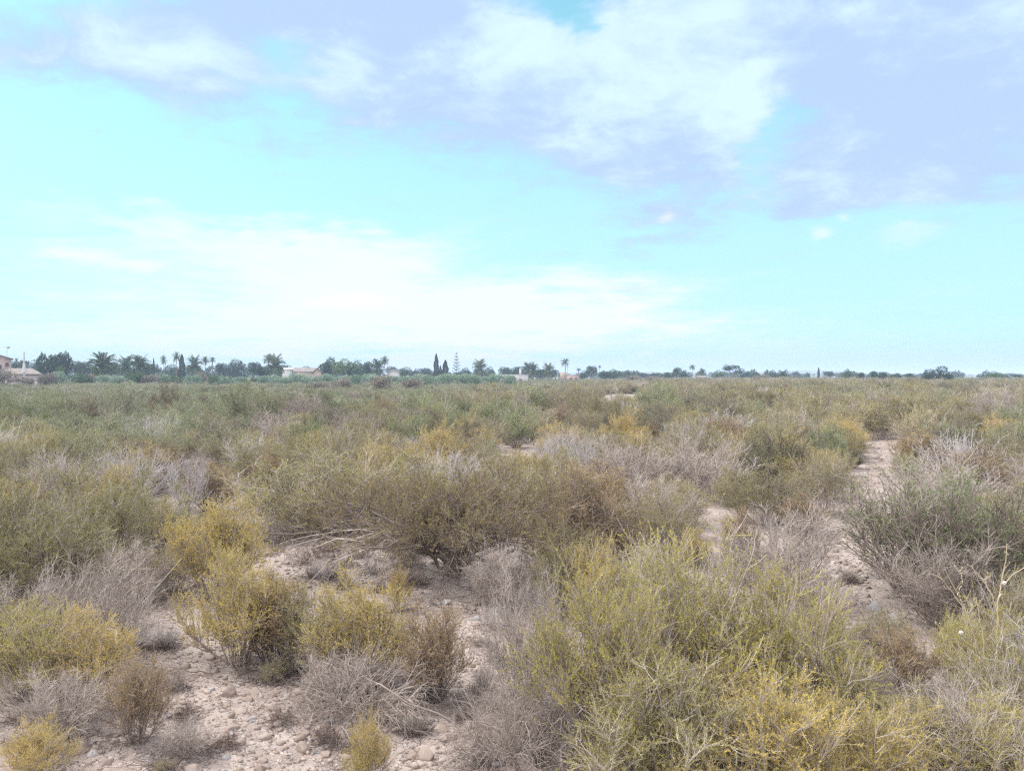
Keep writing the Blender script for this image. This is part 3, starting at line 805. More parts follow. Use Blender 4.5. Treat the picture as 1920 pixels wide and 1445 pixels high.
def stone(u, v, w, h, label, group, grey=False, xy=None, size=None):
    if xy is None:
        x, y = at(u, v); W = w * y / F; H = h * y / F
    else: (x, y), (W, H) = xy, size
    o = obj('stone', random.choice(SMG if grey else SM))
    o.scale = (W * .5, W * random.uniform(.36, .55), H * .62)
    o.rotation_euler = (random.uniform(-.15, .15), random.uniform(-.15, .15), random.uniform(0, 6.28) if W < .25 else random.uniform(-.4, .4))
    o.location = (x, y, gz(x, y) + H * .05)
    tag(o, label, 'stone', group)
KST = [
 (297, 1110, 56, 26, 'flat grey boulder at the upper left of the clearing', 1), (300, 1080, 30, 10, 'small pale stone just behind the flat grey boulder', 0),
 (465, 985, 30, 22, 'pale rounded stone in the gap left of the small gnarled tree', 0), (797, 1412, 38, 34, 'pinkish upright stone at the bottom centre', 0),
 (943, 1420, 26, 20, 'smooth bluish-grey stone at the bottom centre', 1), (822, 1360, 34, 22, 'smooth pale stone below the arched dead brush', 0),
 (717, 1340, 32, 20, 'squarish tan stone below the arched dead brush', 0), (820, 1128, 24, 15, 'pale pink stone of the pair in the open clearing', 0),
 (838, 1128, 20, 14, 'grey stone of the pair in the open clearing', 1), (886, 1137, 20, 9, 'flat stone right of the pair in the open clearing', 0),
 (455, 1248, 26, 20, 'brownish rounded stone at the foot of the golden-orange shrub', 0), (403, 1250, 22, 17, 'small pale stone left of the brownish rounded one', 0),
 (462, 1307, 28, 14, 'long pale stone on bare earth below the golden-orange shrub', 0), (513, 1325, 20, 22, 'upright pinkish stone in the dry wisps below centre left', 0),
 (567, 1369, 30, 15, 'flat pale stone near the bottom, left of centre', 0), (330, 1432, 28, 16, 'tan stone at the bottom left beside the dry bush', 0),
 (1365, 1053, 32, 14, 'flat white slab stone left of the narrow rust-brown shrub', 0), (1367, 1068, 24, 8, 'thin pale slab just below the flat white slab stone', 0),
 (1640, 1135, 40, 24, 'humped grey boulder at the right of the path', 1), (1680, 1165, 46, 36, 'wide grey boulder at the foot of the dark-stemmed shrub', 1),
 (1582, 1018, 22, 14, 'white stone on the path, upper part', 0), (1597, 1130, 30, 18, 'pale stone on the path beside the humped boulder', 0),
 (1705, 1195, 26, 12, 'pale slab below the wide grey boulder', 0), (50, 1370, 30, 18, 'pale stone at the left edge above the sprig bush', 0),
 (880, 1375, 20, 14, 'small round stone right of the smooth pale stone', 0), (905, 1112, 24, 8, 'thin flat stone behind the pair in the clearing', 0),
 (655, 1350, 26, 14, 'low tan stone left of the squarish one', 0), (770, 1362, 20, 14, 'small white stone between the two larger bottom stones', 0),
 (200, 1438, 34, 14, 'flat earthy stone at the bottom left corner', 0), (540, 1005, 18, 9, 'small pale stone under the golden olive shrub', 0),
]
for u, v, w, h, lab, gr in KST: stone(u, v, w, h, lab, 'stones on the clearing', bool(gr))

def poly_world(pts): return [at(u, v) for u, v in pts]
def inside(x, y, poly):
    c = False; j = len(poly) - 1
    for i in range(len(poly)):
        xi, yi = poly[i]; xj, yj = poly[j]
        if (yi > y) != (yj > y) and x < (xj - xi) * (y - yi) / (yj - yi) + xi: c = not c
        j = i
    return c
PATH = poly_world([(1632, 822), (1650, 822), (1660, 880), (1645, 950), (1632, 1010), (1625, 1080), (1630, 1120), (1700, 1160), (1700, 1240), (1640, 1390), (1570, 1330), (1590, 1240), (1575, 1150), (1525, 1090), (1565, 990), (1600, 930), (1622, 880)])
CLEAR = poly_world([(415, 915), (480, 925), (500, 1000), (700, 1000), (760, 1080), (960, 1080), (1010, 1150), (940, 1280), (960, 1445), (1000, 1600), (-400, 1600), (0, 1390), (280, 1380), (300, 1200), (270, 1070), (340, 960)])
MOUND = [poly_world(p) for p in ([(1130, 742), (1205, 738), (1210, 765), (1130, 775)], [(890, 768), (945, 766), (945, 782), (890, 784)], [(930, 848), (1000, 842), (1020, 880), (930, 885)], [(1310, 1000), (1390, 1000), (1390, 1090), (1310, 1090)])]
BARE = [PATH, CLEAR] + MOUND

# other stones one can make out on the bare ground
cnt = 0
while cnt < 240:
    if random.random() < .72: u, v = random.uniform(-40, 1000), random.triangular(1060, 1470, 1400)
    elif random.random() < .8: u, v = random.uniform(1490, 1720), random.uniform(850, 1380)
    else: u, v = random.uniform(1100, 1220), random.uniform(738, 770)
    x, y = at(u, v)
    if not any(inside(x, y, b) for b in BARE): continue
    W = min(.16, random.lognormvariate(math.log(.058), .5)) * (2.2 if y > 30 else 1)
    near = v > 1060 and u < 1010
    far = y > 30
    stone(0, 0, 0, 0, 'small pale stone scattered on the bare clearing' if near else ('pale stone on the bright bare patch in the far scrub' if far else 'small pale stone lying on the path between the shrubs'),
          'small stones on the clearing' if near else ('stones on the far bare patch' if far else 'small stones on the path'), random.random() < .12, (x, y), (W, W * random.uniform(.4, .7)))
    cnt += 1

def gravel():
    shapes = [stone_shape(V1, 40 + i) for i in range(8)]
    sh2 = [stone_shape(V2, 60 + i) for i in range(5)]
    g = Geo()
    def put(x, y, s, big):
        A = random.choice(sh2 if big else shapes)
        a = random.uniform(0, 6.28); c, sn = math.cos(a), math.sin(a)
        B = A * np.array([s, s * random.uniform(.6, 1), s * random.uniform(.45, .8)])
        B = np.stack([B[:, 0] * c - B[:, 1] * sn, B[:, 0] * sn + B[:, 1] * c, B[:, 2]], -1) + np.array([x, y, gz(x, y) + s * random.uniform(-.25, .15)])
        g.add(B, F2 if big else F1, 0 if random.random() < .9 else 1, random.random())
    n = 0
    while n < 26000:
        d = 3.2 + 34 * random.random() ** 2.1; a = R(random.uniform(-39, 39)); x, y = d * math.sin(a), d * math.cos(a)
        if not any(inside(x, y, b) for b in BARE) and random.random() < .75: continue
        clump = noise.noise(Vector((x * .9, y * .9, 3)))
        if clump < random.uniform(-.5, .35): continue
        s = random.lognormvariate(math.log(.0095), .6) * (1 + d * .045)
        put(x, y, min(s, .055), s > .02); n += 1
    for n in range(9000):           # rubble of the path and the gaps
        if random.random() < .75: x, y = at(random.uniform(1500, 1730), random.uniform(825, 1390))
        else: x, y = at(random.uniform(0, 1390), random.uniform(1000, 1440))
        if not any(inside(x, y, b) for b in BARE): continue
        s = random.lognormvariate(math.log(.0022 * y), .5); put(x, y, min(s, .08), True)
    tag(obj('gravel', g.build('gravel', [MSTONE, MSTONEG])), 'small broken gravel strewn over the bare earth', 'gravel', kind='stuff')
gravel()

def litter():
    g = Geo(); N = 15000
    d = 3.2 + 22 * rng.random(N) ** 1.7; a = np.radians(rng.uniform(-39, 39, N)); x, y = d * np.sin(a), d * np.cos(a)
    ck = np.array([noise.noise(Vector((p * .8, q * .8, 11))) for p, q in zip(x, y)])
    k = ck > rng.uniform(-.4, .4, N); x, y = x[k], y[k]
    z = np.array([gz(p, q) for p, q in zip(x, y)]) + .006
    th = rng.uniform(0, 6.28, len(x)); dd = np.stack([np.cos(th), np.sin(th), rng.normal(0, .12, len(x))], -1)
    P = walk(np.stack([x, y, z], -1), dd, .12 * rng.uniform(.3, 1.8, len(x)), 4, .15, 0.0)
    P[..., 2] = np.maximum(P[..., 2], z[:, None] - .004)
    g.tubes(P, .0022, .001, tone=rng.uniform(-.1, .9, len(x)))
    # short dry sprouts
    k2 = rng.random(len(x)) < .22
    b = np.stack([x[k2], y[k2], z[k2] - .01], -1)
    for _ in range(5):
        d2 = unit(rng.normal(size=b.shape) * .5 + np.array([0, 0, 1.])); P = walk(b, d2, .09 * rng.uniform(.4, 1.5, len(b)), 4, .2, .05)
        g.tubes(P, .0015, .0007, tone=rng.uniform(0, .9, len(b)))
    for (cx_, cy_, cr_) in [q for q in INVIEW if q[1] < 22]:  # dry litter under each shrub, toned dark to stand in for contact shade too
        m_ = int(70 + 160 * cr_)
        aa = rng.uniform(0, 6.28, m_); rr = cr_ * 1.15 * np.sqrt(rng.random(m_)); X = cx_ + rr * np.cos(aa); Y = cy_ + rr * np.sin(aa)
        Zs = np.array([gz(p, q) for p, q in zip(X, Y)]) + rng.uniform(.003, .03, m_)
        th = rng.uniform(0, 6.28, m_); dd = np.stack([np.cos(th), np.sin(th), rng.normal(0, .25, m_)], -1)
        P = walk(np.stack([X, Y, Zs], -1), dd, .13 * rng.uniform(.3, 1.6, m_), 4, .2, 0.0)
        g.tubes(P, .0024, .001, tone=rng.uniform(-.4, .6, m_))
        g.leaves(np.stack([X, Y, Zs], -1) + rng.normal(0, .03, (m_, 3)) * np.array([1, 1, .1]), dd, .02, .008, tone=rng.uniform(-.5, .3, m_))
    tag(obj('twig_litter', g.build('twig_litter', [MTD])), 'fallen dry twigs and short dead sprouts on the earth', 'twig litter', kind='stuff')
litter()

# ---------------------------------------------------------------- the crowded scrub beyond
def zone(x, y):
    """which shrubs grow where: weights per kind"""
    n = noise.noise(Vector((x * .07, y * .07, 20))); n2 = noise.noise(Vector((x * .09, y * .09, 31)))
    u = CX + F * x / y
    left = sstep(900 - u, -200, 500) * sstep(y, 12, 45)
    fr = sstep(y, 20, 40)
    w = {'olive': 3.0 + 3 * fr, 'yellow': (2.0 - .9 * fr) * (1 - left * .7), 'rust': (1.0 + 2.2 * max(0, n)) * (1 - .45 * fr), 'green': .6 + 3.6 * left + .9 * fr, 'mixed': 1.8 + 1.5 * fr, 'grey': (.9 + 2.0 * max(0, n2) * (1 - .6 * left)) * (1 - .5 * fr), 'pale': (.25 + .6 * max(0, n2)) * (1 - .4 * fr),
         'tan': .25 + 1.6 * max(0, n) * (y < 60), 'dark': .8 + 1.6 * fr}
    ks = list(w); return random.choices(ks, [w[k] for k in ks])[0]
cand = []
grid = {}
def free(x, y, r):
    gx, gy = int(x // 4), int(y // 4)
    for i in range(gx - 1, gx + 2):
        for j in range(gy - 1, gy + 2):
            for (a, b, c) in grid.get((i, j), ()):
                if (a - x) ** 2 + (b - y) ** 2 < ((r + c) * .58) ** 2: return False
    return True
def put(x, y, r): grid.setdefault((int(x // 4), int(y // 4)), []).append((x, y, r))
for p in INVIEW: put(*p)
for tries in range(60000):
    d = 5 + 285 * random.random() ** .66
    a = R(random.uniform(-46, 46)); x, y = d * math.sin(a), d * math.cos(a)
    u = CX + F * x / y; infr = -60 < u < 1980
    if infr and y < 12.3: continue                    # the near ground is laid out plant by plant
    if y > 205 and u < 950: continue
    r = min(1.6, max(.35, random.lognormvariate(math.log(.70 if y < 60 else .9), .38)))
    if any(inside(x + r * .7 * cx_, y + r * .7 * cy_, b) for b in BARE for cx_, cy_ in ((0, 0), (1, 0), (-1, 0), (0, 1), (0, -1))): continue
    kk = zone(x, y)
    if kk in ('yellow', 'rust'): r = min(r, .75)
    if not free(x, y, r): continue
    h = min(2.1, r * random.uniform(1.15, 1.75))
    if infr and y < 30: h = min(h, 1.35)
    if y > 45: h = min(h, 1.15 + .75 * sstep(x / y, .0, .35) + random.uniform(-.45, .15))
    put(x, y, r); cand.append((y, x, r, h, infr, kk))
cand.sort()
PROP = {'olive': 'olive-green', 'yellow': 'golden-yellow', 'rust': 'rusty brown', 'green': 'fresh green', 'mixed': 'half-bare olive', 'grey': 'leafless grey', 'pale': 'pale long-stemmed dead', 'tan': 'straw-coloured', 'dark': 'dark-stemmed green'}
far_pts = []; nind = 0
for (y, x, r, h, infr, k) in cand:
    if infr and nind < 225:
        nind += 1
        u = CX + F * x / y
        side = 'left' if u < 640 else ('middle' if u < 1280 else 'right')
        band = 'just beyond the clearing' if y < 18 else ('in the middle of the scrub field' if y < 24 else 'deeper in the scrub field')
        nm = 'dry_shrub' if k in ('grey', 'pale') else ('grass_clump' if k == 'tan' else 'shrub')
        noun = 'shrub' if nm != 'grass_clump' else 'grass clump'
        shrub(nm, k, 0, 0, 0, 0, f'{PROP[k]} {noun} {band}, {side} third of the view', cat='dry shrub' if nm == 'dry_shrub' else noun,
              group=f'{PROP[k]} {noun}s {band}, {side}', xy=(x, y), size=(2 * r, h))
    else: far_pts.append((x, y, r, h, k))
print('SHRUBS individual', nind, 'far', len(far_pts), 'last y', max((c[0] for c in cand[:nind]), default=0))

def far_scrub():
    src = bpy.data.collections.new('scrub_sources')
    order = []
    for k in sorted(VAR):
        for i, q in enumerate(VAR[k]): order.append((f'{len(order):02d}_scrub', k, q))
    for nm, k, q in order: src.objects.link(bpy.data.objects.new(nm, q['join']))
    byk = {}
    for i, (nm, k, q) in enumerate(order): byk.setdefault(k, []).append(i)
    V, I, S, RO = [], [], [], []
    for (x, y, r, h, k) in far_pts:
        i = random.choice(byk[k]); q = order[i][2]
        V.append((x, y, gz(x, y))); I.append(i); s = 2 * r / q['w']; S += [s, s, h / q['h']]; RO += [0, 0, random.uniform(0, 6.28)]
    me = bpy.data.meshes.new('scrub'); me.from_pydata(V, [], [])
    me.attributes.new('pick', 'INT', 'POINT').data.foreach_set('value', I)
    me.attributes.new('size', 'FLOAT_VECTOR', 'POINT').data.foreach_set('vector', S)
    me.attributes.new('turn', 'FLOAT_VECTOR', 'POINT').data.foreach_set('vector', RO)
    o = obj('scrub', me); tag(o, 'dense olive and grey scrub filling the plain towards the trees', 'scrub', kind='stuff')
    ng = bpy.data.node_groups.new('scatter', 'GeometryNodeTree')
    ng.interface.new_socket('Geometry', in_out='INPUT', socket_type='NodeSocketGeometry')
    ng.interface.new_socket('Geometry', in_out='OUTPUT', socket_type='NodeSocketGeometry')
    n = ng.nodes; l = ng.links
    gi, go = n.new('NodeGroupInput'), n.new('NodeGroupOutput')
    ci = n.new('GeometryNodeCollectionInfo'); ci.inputs[0].default_value = src; ci.inputs['Separate Children'].default_value = True; ci.inputs['Reset Children'].default_value = True
    ip = n.new('GeometryNodeInstanceOnPoints'); ip.inputs['Pick Instance'].default_value = True
    def na(name, typ):
        q = n.new('GeometryNodeInputNamedAttribute'); q.data_type = typ; q.inputs[0].default_value = name; return q.outputs[0]
    l.new(gi.outputs[0], ip.inputs['Points']); l.new(ci.outputs[0], ip.inputs['Instance'])
    l.new(na('pick', 'INT'), ip.inputs['Instance Index']); l.new(na('size', 'FLOAT_VECTOR'), ip.inputs['Scale'])
    e2r = n.new('FunctionNodeEulerToRotation'); l.new(na('turn', 'FLOAT_VECTOR'), e2r.inputs[0]); l.new(e2r.outputs[0], ip.inputs['Rotation'])
    l.new(ip.outputs[0], go.inputs[0])
    md = o.modifiers.new('scatter', 'NODES'); md.node_group = ng
far_scrub()

# ---------------------------------------------------------------- trees on the skyline
TREES = {}
def crown_cloud(n, lobes, size, mat_tone=.5, flat=.8):
    """leaf clumps spread over the shells of several lobes"""
    g = Geo()
    for (cx_, cy_, cz_, rx, ry, rz) in lobes:
        k = int(n * rx * rz)
        d = unit(rng.normal(size=(k, 3))); rr = rng.uniform(.55, 1.05, (k, 1)) ** .6
        lump = np.array([noise.noise(Vector(q * 2.3) + Vector((cx_ * 9, cy_ * 5, cz_))) for q in d])[:, None]
        P = d * rr * (1 + .35 * lump) * np.array([rx, ry, rz]) + np.array([cx_, cy_, cz_])
        ln = size * rng.uniform(.6, 1.5, k)
        g.leaves(P, unit(d + rng.normal(size=(k, 3)) * .9), ln, ln * .6, tone=np.clip(rng.uniform(0, .9, k) + lump[:, 0] * .5, -.2, 1))
    return g

def tree_proto(kind):
    if kind in TREES: return random.choice(TREES[kind])
    prot = []
    for vi in range(3 if kind in ('round', 'date', 'olive') else 2):
        tr = Geo(); cr = None
        if kind in ('round', 'green', 'silver', 'bare', 'dense'):
            lobes = [(rng.uniform(-.28, .28), rng.uniform(-.25, .25), rng.uniform(.42, .78), rng.uniform(.16, .27), rng.uniform(.16, .27), rng.uniform(.13, .24)) for _ in range(9)]
            cr = crown_cloud(12000 if kind == 'dense' else 8500, lobes, .045)
            limbs = np.stack([np.linspace((0, 0, .1), (a * .9, b * .9, c), 5) for a, b, c, *_ in lobes])
            tr.tubes(np.array([[[0, 0, -.03], [.01, 0, .12], [0, .01, .3]]]), .035, .022, sides=7)
            tr.tubes(limbs, .016, .004, sides=5)
            mat = {'round': 'dark', 'green': 'mid', 'silver': 'silver', 'bare': 'brown', 'dense': 'dark'}[kind]
        elif kind == 'spread':
            lobes = [(-.36, 0, .52, .13, .2, .12), (-.22, .1, .70, .15, .2, .13), (-.05, -.1, .66, .16, .2, .14), (.14, 0, .82, .16, .2, .15), (.28, .1, .62, .14, .2, .13), (.40, 0, .45, .10, .15, .09),
                     (-.1, .1, .42, .22, .25, .14), (.15, -.1, .48, .2, .25, .15), (-.3, -.1, .36, .16, .2, .12), (-.45, 0, .22, .12, .15, .1), (.02, 0, .25, .2, .2, .12)]
            cr = crown_cloud(15000, lobes, .04)
            limbs = np.stack([np.linspace((0, 0, .05), (a * .9, b * .9, c), 5) for a, b, c, *_ in lobes])
            tr.tubes(np.array([[[0, 0, -.03], [.02, 0, .12], [0, .01, .4]]]), .035, .022, sides=7)
            tr.tubes(limbs, .014, .004, sides=5); mat = 'dark'
        elif kind == 'umbrella':
            lobes = [(rng.uniform(-.38, .38), rng.uniform(-.3, .3), rng.uniform(.55, .85), rng.uniform(.12, .22), rng.uniform(.12, .22), rng.uniform(.06, .12)) for _ in range(11)]
            cr = crown_cloud(16000, lobes, .035)
            limbs = np.stack([np.linspace((0, 0, .15), (a * .9, b * .9, c - .03), 5) for a, b, c, *_ in lobes])
            tr.tubes(np.array([[[0, 0, -.03], [.02, 0, .12], [0, .01, .4]]]), .035, .022, sides=7)
            tr.tubes(limbs, .014, .004, sides=5); mat = 'dark'
        elif kind == 'cypress':
            k = 9000; z = rng.uniform(.04, 1, k); prof = .5 * np.minimum(1, z / .15) ** .5 * (1 - z ** 3.2) ** .8
            a = rng.uniform(0, 6.28, k); lump = 1 + .2 * np.sin(a * 3 + z * 22)
            r = prof * rng.uniform(.6, 1.08, k) * lump
            P = np.stack([r * np.cos(a), r * np.sin(a), z], -1)
            cr = Geo(); cr.leaves(P, unit(np.stack([np.cos(a) * .5, np.sin(a) * .5, np.full(k, .35)], -1) + rng.normal(size=(k, 3)) * .25), .05, .03, tone=rng.uniform(-.1, .7, k))
            tr.tubes(np.array([[[0, 0, -.02], [0, 0, .4], [0, 0, .9]]]), .06, .01, sides=6); mat = 'dark'
        elif kind == 'norfolk':
            cr = Geo(); tr.tubes(np.array([[[0, 0, -.02], [0, 0, .5], [0, 0, 1.0]]]), .022, .004, sides=6)
            for t in np.linspace(.10, .93, 9):
                L = .5 * (1 - t) ** .9 + .04; n = 7
                for k in range(n):
                    a = 2 * math.pi * k / n + t * 5; e = np.array([math.cos(a), math.sin(a), .12])
                    q = np.linspace(0, 1, 5)[:, None] * e * L + np.array([0, 0, t]); q[:, 2] += (np.linspace(0, 1, 5) ** 2) * L * .15
                    cr.tubes(q[None], .006, .003, tone=.3)
                    m_ = int(34 * L / .5) + 5; s_ = rng.uniform(.15, 1, m_)[:, None]
                    B = s_ * e * L + np.array([0, 0, t]); B[:, 2] += s_[:, 0] ** 2 * L * .15
                    cr.leaves(B, unit(rng.normal(size=(m_, 3)) * np.array([.7, .7, .25]) + e), .05, .012, tone=rng.uniform(0, .8, m_))
            mat = 'dark'
        elif kind in ('date', 'slim', 'fan'):
            cr = Geo()
            hfr = {'date': .50, 'slim': .80, 'fan': .84}[kind]        # where the trunk ends, of the total height
            rad = {'date': .46, 'slim': .20, 'fan': .12}[kind]
            tz = hfr
            tw = {'date': .045, 'slim': .018, 'fan': .02}[kind]
            K = 14; zz = np.linspace(-.02, tz, K); bend = (.02 if kind == 'slim' else .01) * np.sin(zz * 4)
            tr.tubes(np.stack([bend, 0 * zz, zz], -1)[None], tw, tw * .8, sides=9)
            for k in range(K * 3):                                   # stubs of cut fronds
                z_ = rng.uniform(.05, tz); a = rng.uniform(0, 6.28)
                tr.leaves(np.array([[tw * .7 * math.cos(a), tw * .7 * math.sin(a), z_]]), np.array([[math.cos(a), math.sin(a), 1.2]]), tw * .9, tw * .7)
            nf = 96 if kind == 'date' else 50
            for k in range(nf):
                a = rng.uniform(0, 6.28); e0 = rng.uniform(-.35, 1.5)
                L = rad * rng.uniform(.9, 1.15) * (1.12 if e0 > .6 else 1)
                n_ = 9; t = np.linspace(0, 1, n_); pitch = e0 - t ** 1.3 * (1.25 if kind != 'fan' else .9)
                dl = L / (n_ - 1); hx = np.concatenate([[0], np.cumsum(np.cos(pitch[:-1]) * dl)]); hz = np.concatenate([[0], np.cumsum(np.sin(pitch[:-1]) * dl)])
                Q = np.stack([hx * math.cos(a) + bend[-1], hx * math.sin(a), hz + tz], -1)
                cr.tubes(Q[None], .006 * rad / .46 + .001, .0015, tone=.9)
                m_ = 26; s_ = np.tile(np.linspace(.14, 1, m_ // 2), 2); sg = np.repeat([1, -1], m_ // 2)
                B = np.stack([np.interp(s_, t, Q[:, j]) for j in range(3)], -1)
                T = unit(np.stack([np.interp(s_, t, np.gradient(Q[:, j])) for j in range(3)], -1))
                sd_ = np.stack([-math.sin(a) * sg, math.cos(a) * sg, np.full(m_, .15)], -1)
                d_ = unit(T * .8 + sd_ * .75 + np.array([0, 0, -.1]))
                cr.leaves(B, d_, rad * .26 * np.sin(np.clip(s_, .15, .97) * 3.0) ** .5, rad * .055, tone=rng.uniform(0, .4) + (.5 if e0 < -.1 else 0))
            mat = 'palm'
        allv = np.concatenate(cr.v); ztop = np.percentile(allv[:, 2], 99.6); ext = np.percentile(np.abs(allv[:, :2]).max(1), 98.5) * 2
        for gg_ in (tr, cr):
            gg_.v = [q / np.array([ext, ext, ztop]) for q in gg_.v]
        prot.append((tr.build('trunk', MPTRUNK if kind in ('date', 'slim', 'fan') else MBARK, True), cr.build('crown', MF[mat])))
    TREES[kind] = prot
    return random.choice(prot)

NAMES = {'round': 'broadleaf_tree', 'dense': 'broadleaf_tree', 'green': 'broadleaf_tree', 'silver': 'olive_tree', 'bare': 'bare_tree', 'umbrella': 'pine_tree', 'spread': 'pine_tree', 'cypress': 'cypress_tree',
         'norfolk': 'norfolk_pine', 'date': 'palm_tree', 'slim': 'palm_tree', 'fan': 'palm_tree'}
CATS = {'broadleaf_tree': 'tree', 'olive_tree': 'olive tree', 'bare_tree': 'bare tree', 'pine_tree': 'pine tree', 'cypress_tree': 'cypress', 'norfolk_pine': 'conifer', 'palm_tree': 'palm tree'}
def tree(kind, u, top, w, dist, label, group='trees along the skyline', sink=0.0):
    x, z = up(u, top, dist)
    W = w * dist / F; g0 = gz(x, dist) - sink; H = z - g0
    o = empty(NAMES[kind], (x, dist, g0), 0, label, CATS[NAMES[kind]], group)
    tr, cr = tree_proto(kind)
    sxy = W
    rz = random.uniform(0, 6.28)
    for nm, me in (('trunk', tr), ('crown', cr)):
        c = bpy.data.objects.new(nm, me); COL.objects.link(c); c.parent = o
        c.scale = (sxy, sxy, H); c.rotation_euler = (0, 0, 0 if kind == 'spread' else rz)
    return o

